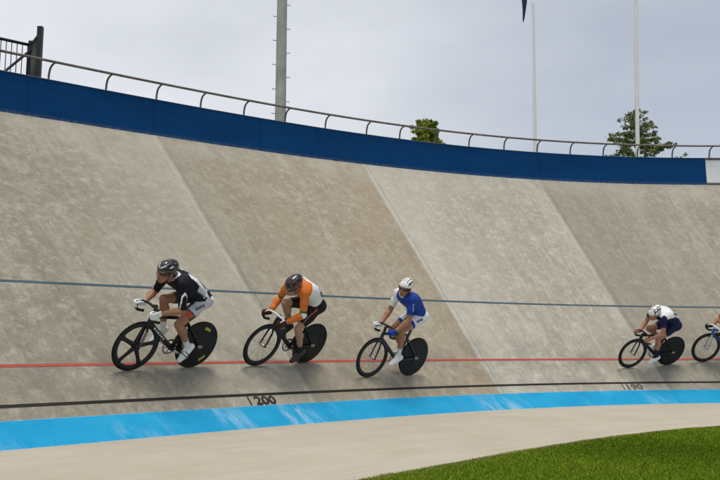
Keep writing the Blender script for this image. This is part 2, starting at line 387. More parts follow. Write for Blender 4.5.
# mown grass blades on the part of the lawn near the camera's view
def grass():
    n = 420000
    z0 = Z0+GR[1]
    # candidate points by distance, denser near
    y = 3.6+ (rng.random(n*3)**1.5)*14; x = -1.5+rng.random(n*3)*13
    th = np.arctan2(x-CX, y-CY); r = np.hypot(x-CX, y-CY)
    d = (rad(th)+GR[0])-r + .022*np.sin(th*90)*np.sin(th*37+1)
    u = np.abs(x)/y
    ok = (d > -.03) & (x/y < .62) & (x/y > -.3)
    x, y, d = x[ok][:n], y[ok][:n], d[ok][:n]; n = len(x)
    patch = .5+.5*np.sin(x*1.7+1.3*np.sin(y*1.1))*np.sin(y*2.1+x*.6)
    h = (.010+.018*rng.random(n))*(.75+.5*patch)*np.clip(.3+d*3.5, .3, 1); wd = (.0018+.0018*rng.random(n))*np.clip(y/5.5, 1, 2.4)
    a = rng.random(n)*2*np.pi; ln = rng.random(n)*1.5; b = rng.random(n)*2*np.pi
    base = np.stack([x, y, np.full(n, z0)], 1); sd_ = np.stack([np.cos(a)*wd, np.sin(a)*wd, 0*a], 1)
    tip = base+np.stack([np.cos(b)*ln*h, np.sin(b)*ln*h, h], 1)
    V = np.stack([base-sd_, base+sd_, tip], 1).reshape(-1, 3)
    me = bpy.data.meshes.new('grass'); me.vertices.add(3*n); me.vertices.foreach_set('co', V.ravel())
    me.loops.add(3*n); me.loops.foreach_set('vertex_index', np.arange(3*n)); me.polygons.add(n)
    me.polygons.foreach_set('loop_start', np.arange(n)*3); me.polygons.foreach_set('loop_total', np.full(n, 3))
    pl = .5+.5*np.sin(x*.9+y*.35+1.5*np.sin(y*.5))*np.sin(y*.75+1)
    tone = np.clip(.48+.5*(rng.random(n)-.5)+.3*(patch-.5)+.45*(pl-.5), 0, 1); dry = np.clip(1-d/.24, 0, 1)*rng.random(n)
    ca = me.color_attributes.new('tone', 'FLOAT_COLOR', 'POINT')
    ca.data.foreach_set('color', np.repeat(np.stack([tone, dry, 0*tone, 0*tone+1], 1), 3, 0).ravel())
    me.update(); me.validate()
    g = NT('grass_blades', .8, .06); at = g.t.nodes.new('ShaderNodeAttribute'); at.attribute_name = 'tone'
    s_ = g.t.nodes.new('ShaderNodeSeparateColor'); g.t.links.new(at.outputs['Color'], s_.inputs[0])
    col = g.ramp(s_.outputs[0], [(.0, (.065, .12, .006)), (.5, (.15, .235, .012)), (1., (.32, .37, .04))])
    col = g.mix(s_.outputs[1], col, (.30, .24, .10))
    g.b.inputs['Subsurface Weight'].default_value = 0
    m = g.done(col)
    o = link('grass', me, m, None, False); tag(o, 'short green mown grass of the infield', 'grass', kind='stuff')
grass()

# earth bank outside the fence
def berm_z(dr):
    return np.interp(dr, [.3, 3.0, 13., 30.], [3.95, 3.85, .2, -.05])+0.
rows = [(lambda dr: (lambda th: pol(th, rad(th)+T_TOP*np.cos(bank(th))+dr, Z0+berm_z(dr)-.0)))(dr) for dr in (.09, 1.2, 3., 6., 9.5, 13., 20., 30.)]
strip('earth_bank', M_GROUND, rows, THS)['kind'] = 'structure'

# ------------------------------------------------------------------ blue fence board along the top of the banking
FT = (.033, .7283); RAILO = (-.115, 1.031)
def fence_mat(name, c):
    g = NT(name, .55, .10)
    a = g.noise(g.map((.4, 1.5, 1)), 1.3, 6, .6); s_ = g.noise(g.map((9, .6, 1)), 1.5, 6, .7); sp = g.noise(g.map((1, 1, 1)), 14, 3, .6)
    col = g.ramp(a, [(.3, tuple(x*.82 for x in c)), (.7, tuple(x*1.15 for x in c))])
    col = g.mix(g.ramp(s_, [(.6, 0.), (.78, .06)]), col, (.30, .36, .45))
    col = g.mix(g.ramp(sp, [(.74, 0.), (.78, .25)]), col, (.4, .45, .5))
    V = g.sep(g.map())[1]
    low = g.math('SUBTRACT', 1., g.math('MULTIPLY', V, 9.), clamp=True)
    col = g.mix(g.math('MULTIPLY', low, g.ramp(sp, [(.4, .1), (.6, .5)])), col, (.22, .24, .25))
    return g.done(col, a, .12, .03, g.ramp(a, [(.3, .34), (.7, .5)]))
M_FBLUE = fence_mat('blue_fence_paint', (.0010, .047, .165)); M_FWHITE = fence_mat('white_fence_paint', (.72, .74, .76))
M_FCAP = mat('fence_cap_steel', (.20, .22, .25), .45, .5, .2, 3); M_DKEDGE = mat('dark_edge', (.02, .025, .035), .6)
fence = empty('boundary_fence', Matrix.Translation(Vector(off(-.45, .05, 0, True))))
tag(fence, 'long blue painted board fence with white panel on top of the banking', 'fence')
finv = fence.matrix_world.inverted()
PW = .414/4; x0 = -.6658-PW*7
def fmap(f): return lambda th: f(th)-np.array(fence.location)
k = 0; th = x0
while th < R(40):
    t2 = th+PW
    tt = np.linspace(th+.00014, t2-.00014, 9)
    white = abs(th-(-.0447)) < .03
    jit = 0
    if white: pass
    th = t2; k += 1
edges = list(x0+PW*np.arange(0, 12))                # up to the seam before the white board
edges = [e for e in edges if e < -.0698-.02]+[-.0698, -.0698+PW]
e = edges[-1]
while e < R(35): e += PW; edges.append(e)
for a_, b_ in zip(edges[:-1], edges[1:]):
    tt = np.linspace(a_+.00009, b_-.00009, 9); wh = abs(a_+.0698) < 1e-6
    sh = rng.normal(0, .0018)
    rows = [(-.006+sh, -.03), (-.002+sh, .0), (FT[0]+sh, FT[1]), (FT[0]+.05, FT[1]), (.05, -.06)]
    o = strip('panel', M_FWHITE if wh else M_FBLUE, [fmap((lambda q: (lambda th: off(th, q[0], q[1], True)))(q)) for q in rows], tt, parent=fence)
    for p in o.data.polygons: p.use_smooth = False
    if wh:
        o['label'] = 'white painted board at the right end'
        for z1, z2 in ((FT[1]-.045, FT[1]+.012), (-.02, .05)):
            strip('edge_strip', M_DKEDGE, [fmap((lambda q: (lambda th: off(th, q[0], q[1], True)))(q)) for q in ((-.012+FT[0]*z1/FT[1]+sh, z1), (-.012+FT[0]*z2/FT[1]+sh, z2), (.02+FT[0]*z2/FT[1]+sh, z2))], tt, parent=fence)
tt = np.arange(edges[0], edges[-1], R(.4))
cp = MB(); cp.sweep(fmap(lambda th: off(th, FT[0]+.022, FT[1]+.008, True))(tt), .034, .009, n=8); cp.build('cap', M_FCAP, fence)

# ------------------------------------------------------------------ handrail on curved brackets above the fence
M_RAIL = mat('weathered_galvanised_rail', (.17, .15, .135), .5, .4, .35, 9, .1)
M_BRK = mat('weathered_bracket', (.15, .145, .14), .5, .4, .35, 14, .1)
rail = empty('handrail', Matrix.Translation(Vector(off(-.45, .1, .8, True)))); tag(rail, 'long tubular metal handrail on hooked brackets above the blue fence', 'handrail')
rl = np.array(rail.location)
mb = MB(); mb.sweep(off(tt, RAILO[0], RAILO[1], True)-rl, .024, n=10); mb.build('rail', M_RAIL, rail)
BR = np.array((-.7521, -.7056, -.6615, -.6202, -.5775, -.5349, -.4918, -.4463, -.409, -.3689, -.3298, -.2896, -.2518, -.2144, -.1775, -.140, -.1025, -.0636))
BR = list(BR)+[-.7521-.044*k for k in range(1, 9)]+[-.0636+.0385*k for k in range(1, 9)]
for b_ in BR:
    mb = MB(); pts = [(.135, .30), (.135, .55), (.132, .76), (.120, .86), (.085, .945), (.03, .99), (-.04, 1.008), (RAILO[0], RAILO[1]-.015)]
    mb.sweep([off(b_, *p, True)-rl for p in pts], .021, .014, up=(math.sin(b_), math.cos(b_), 0), n=8)
    mb.box(off(b_, .115, .42, True)-rl, (.05, .035, .09), [(math.cos(b_), -math.sin(b_), 0), (math.sin(b_), math.cos(b_), 0), (0, 0, 1)])
    mb.build('bracket', M_BRK, rail)

# ------------------------------------------------------------------ black guard railing at the far left
M_BLK = mat('black_railing_paint', (.012, .013, .015), .45, .2, .3, 12)
tP = None
gt = np.linspace(-1.2, .2, 2800)
def th_for(px, dr, z):
    q = off(gt, dr, z, True); xs = np.array([project(p)[0] for p in q]); return float(np.interp(px, xs, gt))
tN = th_for(38, .28, 1.); tC = th_for(29, .95, 1.0)
pN = off(tN, .28, 0, True); pC = off(tC, .95, 0, True)
def ztop(p, py):  # height seen at a photo row
    zz = np.linspace(2, 9, 1400); ys = np.array([project((p[0], p[1], z))[1] for z in zz]); return float(np.interp(-py, -ys, zz))
guard = empty('guard_railing', Matrix.Translation(Vector((pN[0], pN[1], pN[2]-.1)))); tag(guard, 'black metal railing with upright bars and tall end post beside the fence', 'railing')
gl = np.array(guard.location)
zN, zC = ztop(pN, 27.5), ztop(pC, 45)
bot = pN[2]-.1
def post(p, z, hw, name='post'):
    MB().box(np.array((p[0], p[1], (z+bot)/2))-gl, (hw, hw, (z-bot)/2)).build(name, M_BLK, guard, False)
post(pN, zN, .045); post(pC, zC+.06, .04)
mb = MB(); mb.sweep([np.array((*pN[:2], zN-.12))-gl, np.array((*pC[:2], zC))-gl], .022, .03, n=8); MB().sweep([np.array((*pN[:2], bot+.3))-gl, np.array((*pC[:2], bot+.3))-gl], .02, .02, n=8).build('bottom_rail', M_BLK, guard)
mb.build('top_rail', M_BLK, guard)
for f in np.linspace(.15, .88, 6):
    p = pN*(1-f)+pC*f; zt = (zN-.12)*(1-f)+zC*f
    MB().sweep([np.array((p[0], p[1], bot))-gl, np.array((p[0], p[1], zt))-gl], .013, n=6).build('bar', M_BLK, guard)
tl = np.linspace(tC, tC-.25, 24); dz = zC-pC[2]
top = np.stack([off(t, .95, 0, True) for t in tl]); topz = dz-.02+(top[:, 2])
mb = MB(); mb.sweep(np.column_stack([top[:, :2], topz])-gl, .024, .03, n=8); mb.build('top_rail', M_BLK, guard)
mb = MB(); mb.sweep(np.column_stack([top[:, :2], top[:, 2]+.1])-gl, .02, .02, n=8); mb.build('bottom_rail', M_BLK, guard)
nb = 62
for f in np.linspace(.01, .99, nb):
    t = tC-.25*f; p = off(t, .95, 0, True); MB().sweep([p+np.array((0, 0, .1))-gl, p+np.array((0, 0, dz-.03))-gl], .0085, n=6).build('bar', M_BLK, guard)
pD = off(tC-.055, .80, .05, True)
MB().sweep([pD-gl, np.array((*(pC[:2]*.9+pN[:2]*.1), zC-.12))-gl], .025, n=8).build('brace', M_BLK, guard)

# ------------------------------------------------------------------ poles behind the fence
def terrain_z(p):
    th = math.atan2(p[0]-CX, p[1]-CY); r = math.hypot(p[0]-CX, p[1]-CY)
    return float(Z0+berm_z(r-(rad(th)+T_TOP*math.cos(bank(th)))))
M_POLE = mat('weathered_concrete_pole', (.40, .395, .37), .75, 0., .22, 2.2, .15)
M_STEEL = mat('dull_steel', (.16, .16, .16), .45, .8, .2, 12)
p = ray(280.3, 100, 27.5); bz = terrain_z(p)
lp = empty('light_pole', Matrix.Translation((p[0], p[1], bz))); tag(lp, 'thick round grey floodlight pole with step bolts behind the fence', 'pole')
mb = MB(); hh = np.linspace(-.3, 24, 60); mb.sweep([(0, 0, z) for z in hh], .200-.0030*hh, n=24); mb.build('shaft', M_POLE, lp)
# step bolts alternate left and right up the shaft
zz = 1.0; s_ = 1; kb = 0
while zz < 23.5 and kb < 60:
    r_ = .200-.003*zz; a_ = R(10)
    mb = MB(); d = np.array((math.cos(a_)*s_, math.sin(a_)*s_, 0)); b0 = d*(r_-.02)+np.array((0, 0, zz)); b1 = d*(r_+.11)+np.array((0, 0, zz))
    mb.sweep([b0, b1, b1+np.array((0, 0, .035))], .011, n=6); mb.build('step_bolt', M_STEEL, lp)
    zz += .42; s_ = -s_; kb += 1
M_FP = mat('white_flagpole_paint', (.88, .88, .87), .35, .0, .04, 3)
def flagpole(px, py, depth, r0, lab, H, tilt):
    p = ray(px, py, depth); bz = terrain_z(p)
    o = empty('flagpole', Matrix.Translation((p[0], p[1], bz)) @ Matrix.Rotation(tilt, 4, 'Y')); tag(o, lab, 'flagpole', 'flagpoles behind the fence')
    hh = np.linspace(-.2, H, 30); mb = MB(); mb.sweep([(0, 0, z) for z in hh], r0*(1-.40*hh/H), n=16); mb.build('shaft', M_FP, o)
    MB().ball((0, 0, H+.05), r0*1.1).build('finial', mat('gold_ball', (.5, .38, .12), .3, .9), o)
    mb = MB(); mb.sweep([(0, 0, -.1), (0, 0, .25)], (r0*1.9, r0*1.6), n=16); mb.build('base_collar', M_STEEL, o)
    mb = MB(); mb.sweep([(-r0-.02, -.03, 1.0), (-r0*.8-.03, -.03, H-.2)], .004, n=4); mb.build('halyard', mat('rope', (.5, .5, .48), .8), o)
    return o
fpA = flagpole(532.8, 140, 31, .072, 'slim white flagpole with a drooping dark flag at its top', 12.4, .012)
fpB = flagpole(632.2, 140, 31.5, .092, 'bare white flagpole rising in front of the right-hand tree', 15.5, .028)
# furled navy flag hanging down beside the first pole
def flag():
    base = np.array(fpA.location); zt = ray(533, -40, 31)[2]-base[2]; zl = ray(525, 22, 31)[2]-base[2]
    V = []; n, m = 26, 22
    for i in range(n):
        f = i/(n-1); z = zt+(zl-zt)*f
        wd = .20*(1-f)**.6+.07*math.sin(f*7)**2*(1-f)+.012; cx = -.12-.15*f-.03*math.sin(f*6)
        for j in range(m):
            a = 2*math.pi*j/m; rr = 1+.38*math.cos(5*a+f*3)
            V.append((cx+wd*.55*rr*math.cos(a), wd*.5*rr*math.sin(a), z+.05*math.cos(a)*(1-f)))
    mb = MB(); mb.add(V, [(i*m+j, i*m+(j+1) % m, (i+1)*m+(j+1) % m, (i+1)*m+j) for i in range(n-1) for j in range(m)]+[tuple(range(m))])
    o = mb.build('flag', mat('navy_flag_cloth', (.022, .03, .085), .8, 0, .3, 5, .2)); o.matrix_world = Matrix.Translation(fpA.location)
    tag(o, 'dark navy flag hanging limp from the slim flagpole', 'flag')
flag()

# ------------------------------------------------------------------ trees beyond the fence
def leaf_mat(name, a, b, c):
    g = NT(name, .6, .3); at = g.t.nodes.new('ShaderNodeAttribute'); at.attribute_name = 'tone'
    s_ = g.t.nodes.new('ShaderNodeSeparateColor'); g.t.links.new(at.outputs['Color'], s_.inputs[0])
    return g.done(g.ramp(s_.outputs[0], [(0., a), (.5, b), (1., c)]))
M_BARK = mat('bark', (.10, .075, .05), .9, 0, .35, 8, .5)
def tree(px, depth, pyt, label, crown, nbr, leafs, leaf, tuft, lm, seed):
    """tapered trunk with limbs; every twig carries a clump of leaf faces"""
    r_ = np.random.default_rng(seed)
    p = ray(px, 140, depth); zt = ray(px, pyt, depth)[2]; bz = terrain_z(p); H = zt-bz
    o = empty('tree', Matrix.Translation((p[0], p[1], bz))); tag(o, label, 'tree')
    tr = MB(); hs = np.linspace(-.2, H*.97, 16); wob = np.cumsum(r_.normal(0, .03, (16, 2)), 0)*.5
    ax = np.column_stack([wob-wob[0]*0, hs]); ax[:, :2] -= ax[-1, :2]
    tr.sweep(ax, .15*(1-hs/H*.95)+.012, n=8)
    tips = []
    for i in range(nbr):
        f = .22+.76*((i+r_.random())/nbr)**.55; z = f*H; rad_ = crown(f)*(.72+.45*r_.random())
        a = i*2.4+r_.normal(0, .3); b0 = np.array([np.interp(z, ax[:, 2], ax[:, 0]), np.interp(z, ax[:, 2], ax[:, 1]), z])
        d = np.array((math.cos(a), math.sin(a), .35+.3*r_.random())); m = 7; pts = [b0+d*rad_*s_*np.array((1, 1, 1-.45*s_)) for s_ in np.linspace(0, 1, m)]
        tr.sweep(pts, np.linspace(.035, .008, m)*(1.3-f), n=5)
        for s_ in np.linspace(.3, 1, max(2, int(rad_*5))):
            c = b0+d*rad_*s_*np.array((1, 1, 1-.45*s_)); tips.append((c, (.6+.6*s_)*tuft, f))
            for q in range(2):
                e = c+r_.normal(0, 1, 3)*tuft*(.9, .9, .5); tr.sweep([c, e], .006, n=4); tips.append((e, tuft*.8, f))
    tips.append((ax[-1], tuft*.8, 1.))
    tr.build('trunk', M_BARK, o)
    n = leafs; ti = r_.integers(0, len(tips), n); C = np.array([t[0] for t in tips])[ti]; rr = np.array([t[1] for t in tips])[ti]
    q = r_.normal(0, 1, (n, 3)); q /= np.linalg.norm(q, axis=1)[:, None]; c = C+q*(rr*r_.random(n)**.5)[:, None]*np.array((1, 1, .7))
    A = r_.normal(0, 1, (n, 3)); A /= np.linalg.norm(A, axis=1)[:, None]; B = np.cross(A, r_.normal(0, 1, (n, 3))); B /= np.linalg.norm(B, axis=1)[:, None]
    sz = leaf*(.6+.8*r_.random(n))[:, None]
    V = np.stack([c-A*sz, c+B*sz*.45, c+A*sz, c-B*sz*.45], 1).reshape(-1, 3)
    me = bpy.data.meshes.new('crown'); me.vertices.add(4*n); me.vertices.foreach_set('co', V.ravel()); me.loops.add(4*n); me.loops.foreach_set('vertex_index', np.arange(4*n))
    me.polygons.add(n); me.polygons.foreach_set('loop_start', np.arange(n)*4); me.polygons.foreach_set('loop_total', np.full(n, 4))
    ttone = r_.random(len(tips))[ti]; tone = np.clip(.55*ttone+.45*r_.random(n), 0, 1)
    ca = me.color_attributes.new('tone', 'FLOAT_COLOR', 'POINT'); ca.data.foreach_set('color', np.repeat(np.stack([tone, tone, tone, 0*tone+1], 1), 4, 0).ravel())
    me.update(); me.validate(); link('crown', me, lm, o, False)
tree(427, 33, 120, 'bushy bright green treetop showing above the handrail near the middle', lambda f: .12+1.25*(1-f)**.60, 110, 110000, .042, .16, leaf_mat('bright_leaves', (.09, .14, .018), (.26, .33, .035), (.45, .48, .08)), 11)
tree(635.5, 38, 107, 'tall open-branched dark green tree behind the second flagpole', lambda f: .08+6.6*(1-f)**.98, 56, 48000, .056, .16, leaf_mat('dark_leaves', (.05, .08, .026), (.17, .21, .065), (.36, .38, .13)), 23)

# ------------------------------------------------------------------ track bikes
# each bike and its rider share one frame: x forward, y to the rider's left, z up, origin between the wheels on the track
FRAMES = {
 'a': ((-2.4766, 10.674, -0.1847), (-0.6133, -0.7936, -0.029), (0.7148, -0.5355, -0.463), (0.3495, -0.3027, 0.8897)),
 'b': ((-1.1478, 12.2623, -0.1416), (-0.644, -0.7725, -0.0329), (0.6841, -0.5489, -0.5027), (0.3657, -0.342, 0.871)),
 'c': ((0.4413, 13.5733, -0.3418), (-0.7111, -0.7081, -0.0128), (0.6602, -0.656, -0.384), (0.2616, -0.2795, 0.9272)),
 'd': ((5.6674, 17.0179, -0.2216), (-0.9283, -0.3778, -0.053), (0.3508, -0.7895, -0.516), (0.152, -0.494, 0.8592)),
 'e': ((7.3938, 17.5561, -0.1087), (-0.9737, -0.2161, -0.0525), (0.2145, -0.8505, -0.4758), (0.0583, -0.4757, 0.8766))}
def frame_matrix(k):
    P, u, l, v = [np.array(a) for a in FRAMES[k]]
    M = Matrix.Identity(4)
    for i, a in enumerate((u, l, v)): M[0][i], M[1][i], M[2][i] = a
    M[0][3], M[1][3], M[2][3] = P[0], P[1], P[2]+CAM_H
    return M
RW, WB = .325, .470
M_TYRE = mat('black_tyre', (.010, .010, .010), .8, 0, .3, 40, 0, 0, .2)
M_CARB = mat('black_carbon', (.008, .008, .009), .36, 0, .35, 20, 0, .08, .3)
M_DISC = mat('matt_disc_carbon', (.006, .008, .008), .42, 0, .45, 7, .04, 0, .22)
M_ALU = mat('brushed_metal', (.45, .45, .46), .3, .9, .15, 40)
M_CHAIN = mat('chain_steel', (.16, .15, .14), .4, .8, .3, 60)
M_GOLD = mat('gold_decal', (.42, .36, .06), .5, 0, .25, 40)
M_WHITE = mat('white_gloss', (.70, .70, .70), .35, 0, .06, 30)
M_TAPE = mat('black_bar_tape', (.02, .02, .02), .8, 0, .3, 60)
M_SILV = mat('silver_paint', (.42, .43, .45), .35, .3, .1, 30)
BBX, BBZ, CRL = -.075, .283, .163
def bar_path(dx, dz, w):
    return [(.47+dx, .0, .80+dz), (.47+dx, w-.06, .80+dz), (.485+dx, w-.015, .80+dz), (.52+dx, w, .797+dz), (.56+dx, w+.004, .775+dz), (.575+dx, w+.006, .735+dz), (.56+dx, w+.008, .695+dz), (.52+dx, w+.008, .672+dz), (.44+dx, w+.008, .662+dz)]
def make_bike(k, label, cfg):
    mw = frame_matrix(k); o = empty('track_bike', mw); tag(o, label, 'bicycle', 'track bikes of the racing line')
    fm = cfg.get('frame', M_CARB); dx, dz, w = cfg.get('bar', (0, 0, .195))
    # --- front wheel
    c = (WB, 0, RW)
    mb = MB(); a = np.linspace(0, 2*np.pi, 9)[:-1]
    mb.lathe_y(c, [(RW-.011+.011*math.cos(t), .011*math.sin(t)) for t in a], 64)
    fw = mb.build('front_wheel', M_TYRE, o)
    deep = .058
    mb = MB(); mb.lathe_y(c, [(RW-.016, .012), (RW-.03, .013), (RW-.016-deep*.6, .012), (RW-.016-deep, .004), (RW-.016-deep, -.004), (RW-.016-deep*.6, -.012), (RW-.03, -.013), (RW-.016, -.012)], 64)
    mb.build('rim', M_CARB, fw)
    mb = MB(); mb.sweep([(WB, -.05, RW), (WB, -.045, RW), (WB, .045, RW), (WB, .05, RW)], [.012, .02, .02, .012], n=14); mb.build('hub', M_ALU if not cfg.get('five') else M_CARB, fw)
    if cfg.get('five'):
        mb = MB(); mb.ball(c, (.055, .022, .055))
        for i in range(5):
            t = 2*math.pi*i/5+cfg.get('spoke', .5); d = np.array((math.cos(t), 0, math.sin(t)))
            rr = [.02, .06, .13, .20, .245, .275]; mb.sweep([np.array(c)+d*q for q in rr], [.016, .016, .013, .011, .011, .012], [.040, .033, .027, .026, .034, .05], up=np.cross(d, (0, 1, 0)), n=12)
        mb.build('five_spoke_blades', M_CARB, fw)
    else:
        for i in range(16):
            t = 2*math.pi*i/16; s_ = 1 if i % 2 else -1; d = np.array((math.cos(t), 0, math.sin(t)))
            MB().sweep([np.array(c)+d*.02+np.array((0, s_*.03, 0)), np.array(c)+d*(RW-.07)], .0016, n=4).build('spoke', M_CHAIN, fw)
    # --- rear disc wheel
    c = (-WB, 0, RW); mb = MB(); mb.lathe_y(c, [(RW-.011+.011*math.cos(t), .011*math.sin(t)) for t in a], 64); rw_ = mb.build('rear_wheel', M_TYRE, o)
    mb = MB(); mb.lathe_y(c, [(RW-.017, .011), (RW-.06, .014), (.12, .024), (.05, .034), (.02, .05), (.001, .05), (.001, -.05), (.02, -.05), (.05, -.034), (.12, -.024), (RW-.06, -.014), (RW-.017, -.011)], 72, close=False)
    mb.build('disc', M_DISC, rw_)
    mb = MB(); mb.lathe_y(c, [(RW-.019, .0125), (RW-.028, .0135), (RW-.028, -.0135), (RW-.019, -.0125)], 72, close=False); mb.build('disc_edge', M_CARB, rw_)
    for t0 in cfg.get('decals', ()):
        mb = MB(); V = []; n = 9
        for s_ in (-1, 1):
            V = [(c[0]+r*math.cos(t), s_*(.0152+.0105*(RW-.06-r)/(RW-.18)), c[2]+r*math.sin(t)) for t in np.linspace(t0-.22, t0+.22, n) for r in (RW-.068, RW-.105)]
            mb.add(V, [(2*i, 2*i+1, 2*i+3, 2*i+2) for i in range(n-1)])
        mb.build('decal', cfg.get('decal_mat', M_GOLD), rw_, False)
    # --- frame
    BBp = np.array((BBX, 0, BBZ)); st = np.array((-.235, 0, .80)); ht0, ht1 = np.array((.400, 0, .61)), np.array((.375, 0, .735))
    mb = MB(); U = (0, 1, 0)
    ln = lambda A, B, n=7: [A+(B-A)*t for t in np.linspace(0, 1, n)]
    mb.sweep(ln(ht0+(0, 0, .03), BBp), [.034, .034, .033, .032, .031, .032, .036], [.020]*7, up=U, n=14)
    mb.sweep(ln(ht1-(.0, 0, .02), np.array((-.205, 0, .69))), .022, .017, up=U, n=14)
    sp = [BBp, (-.115, 0, .40), (-.150, 0, .50), (-.185, 0, .62), (-.215, 0, .73), (-.228, 0, .775)]
    mb.sweep(sp, [.034, .038, .034, .030, .027, .025], .016, up=U, n=14)
    mb.sweep([ht0-(-.004, 0, .018), ht0, ht1, ht1+(-.004, 0, .018)], [.030, .032, .030, .028], .024, up=U, n=14)
    mb.sweep([BBp+(0, -.036, 0), BBp+(0, .036, 0)], .026, n=14)
    fr = mb.build('frame', fm, o)
    for s_ in (-1, 1):
        mb = MB(); mb.sweep([(BBX-.01, s_*.025, BBZ), (-.22, s_*.04, BBZ+.012), (-WB, s_*.058, RW)], [.015, .013, .013], [.009, .009, .006], up=(0, 1, 0), n=8)
        mb.build('chainstay', fm, fr)
        mb = MB(); mb.sweep([(-.19, s_*.014, .64), (-.30, s_*.038, .52), (-WB, s_*.056, RW)], [.015, .012, .013], [.008, .008, .006], up=(0, 1, 0), n=8)
        mb.build('seatstay', fm, fr)
        mb = MB(); mb.sweep([(-WB+.03, s_*.058, RW), (-WB-.05, s_*.06, RW-.006)], .02, .004, up=(0, 1, 0), n=8); mb.ball((-WB, s_*.066, RW), (.014, .008, .014)); mb.build('dropout', M_ALU, fr)
    if cfg.get('frame_marks'):
        for s_ in (-1, 1):
            mb = MB(); A, B = ht0+(0, 0, .03), BBp; d = (B-A)/np.linalg.norm(B-A); q = np.array((d[2], 0, -d[0]))
            for f, l_ in ((.22, .022), (.30, .016), (.37, .024), (.45, .014), (.52, .022), (.60, .018)):
                cc = A+(B-A)*f+np.array((0, s_*.0205, 0)); mb.box(cc, (l_*.62, .0012, .013), [d, (0, 1, 0), q])
            mb.build('frame_lettering_bars', cfg['frame_marks'], fr, False)
    # fork
    fk = MB(); fk.sweep([ht0+(0, 0, -.002), ht0+(.012, 0, -.03)], [.03, .036], [.028, .034], up=(0, 1, 0), n=12); f_ = fk.build('fork', cfg.get('fork', fm), o)
    for s_ in (-1, 1):
        mb = MB(); mb.sweep([ht0+(.008, s_*.020, -.012), (.418, s_*.045, .53), (.440, s_*.052, .43), (.464, s_*.055, .345), (WB, s_*.056, RW-.012)], [.020, .019, .017, .014, .012], [.010, .009, .008, .007, .006], up=(0, 1, 0), n=10)
        mb.ball((WB, s_*.064, RW), (.013, .008, .013)); mb.build('fork_blade', cfg.get('fork', fm), f_)
        if cfg.get('fork_stripe'):
            mb = MB(); mb.sweep([(.421, s_*.0555, .535), (.442, s_*.0610, .43), (.462, s_*.063, .35)], .005, .0018, up=(0, 1, 0), n=6); mb.build('fork_stripe', M_SILV, f_)
    # cockpit
    mb = MB(); mb.sweep([ht1+(-.004, 0, .018), ht1+(-.010, 0, .05+dz), (.385+dx*.5, 0, .795+dz), (.47+dx, 0, .80+dz)], [.022, .022, .020, .022], [.022, .022, .019, .022], up=(0, 1, 0), n=12); mb.build('stem', cfg.get('stem', M_CARB), o)
    mb = MB(); bp = np.array(bar_path(dx, dz, w)); L = np.vstack([bp[::-1]*(1, -1, 1), bp[1:]])
    # smooth the bar path
    tt_ = np.linspace(0, len(L)-1, 70); L2 = np.column_stack([np.interp(tt_, range(len(L)), L[:, i]) for i in range(3)])
    for _ in range(3): L2[1:-1] = .25*L2[:-2]+.5*L2[1:-1]+.25*L2[2:]
    mb.sweep(L2, .0160, n=10); hb = mb.build('handlebar', cfg.get('barm', M_CARB), o)
    for s_ in (-1, 1):
        q = bp[4:]*(1, s_, 1); tq = np.linspace(0, len(q)-1, 16); q2 = np.column_stack([np.interp(tq, range(len(q)), q[:, i]) for i in range(3)]); 
        for _ in range(2): q2[1:-1] = .25*q2[:-2]+.5*q2[1:-1]+.25*q2[2:]
        mb = MB(); mb.sweep(q2, .0180, n=10); mb.build('grip', M_TAPE, hb)
    # seat
    sx, sz = cfg.get('saddle', (-.26, .925))
    mb = MB(); mb.sweep([st-(-.01, 0, .06), (-.235, 0, .80), (sx+.015, 0, sz-.06), (sx+.01, 0, sz-.03)], [.022, .022, .02, .018], .012, up=(0, 1, 0), n=10); mb.build('seatpost', M_CARB, o)
    mb = MB(); mb.sweep([(sx-.135, 0, sz+.012), (sx-.12, 0, sz+.008), (sx-.06, 0, sz), (sx, 0, sz-.005), (sx+.07, 0, sz-.005), (sx+.13, 0, sz-.010), (sx+.145, 0, sz-.018)], [.035, .062, .066, .045, .024, .018, .010], [.012, .020, .024, .022, .018, .014, .008], n=14); sd_ = mb.build('saddle', M_TAPE, o)
    for s_ in (-1, 1):
        mb = MB(); mb.sweep([(sx-.09, s_*.022, sz-.02), (sx-.03, s_*.022, sz-.042), (sx+.05, s_*.02, sz-.040), (sx+.11, s_*.008, sz-.022)], .0035, n=6); mb.build('saddle_rail', M_ALU, sd_)
    # cranks
    ph = R(cfg['crank']); cm = cfg.get('crankm', M_CARB)
    mb = MB(); n = 48; mb.lathe_y((BBX, -.045, BBZ), [(.098, .002), (.098, -.002), (.080, -.002), (.080, .002)], n)
    for i in range(5):
        t = 2*math.pi*i/5+ph; mb.sweep([(BBX+.02*math.cos(t), -.045, BBZ+.02*math.sin(t)), (BBX+.083*math.cos(t), -.045, BBZ+.083*math.sin(t))], .009, .003, up=(0, 1, 0), n=6)
    mb.build('chainring', cfg.get('ring', M_ALU), o)
    mb = MB(); c0, c1 = np.array((BBX, -.045, BBZ)), np.array((-WB, -.045, RW)); d = (c1-c0); L_ = np.linalg.norm(d); d /= L_; q = np.array((-d[2], 0, d[0])); q = q if q[2] > 0 else -q
    loop = [c0+q*.1+d*0]+[c1+q*.031]+[c1+d*.031]+[c1-q*.031]+[c0-q*.1]+[c0-d*.1]+[c0+q*.1]
    A_ = [c0+.0995*(q*math.cos(t)-d*math.sin(t)) for t in np.linspace(0, math.pi, 16)]; B_ = [c1+.031*(-q*math.cos(t)+d*math.sin(t)) for t in np.linspace(0, math.pi, 8)]
    mb.sweep(A_+B_+[A_[0]], .004, .004, up=(0, 1, 0), n=6, caps=False); mb.build('chain', M_CHAIN, o)
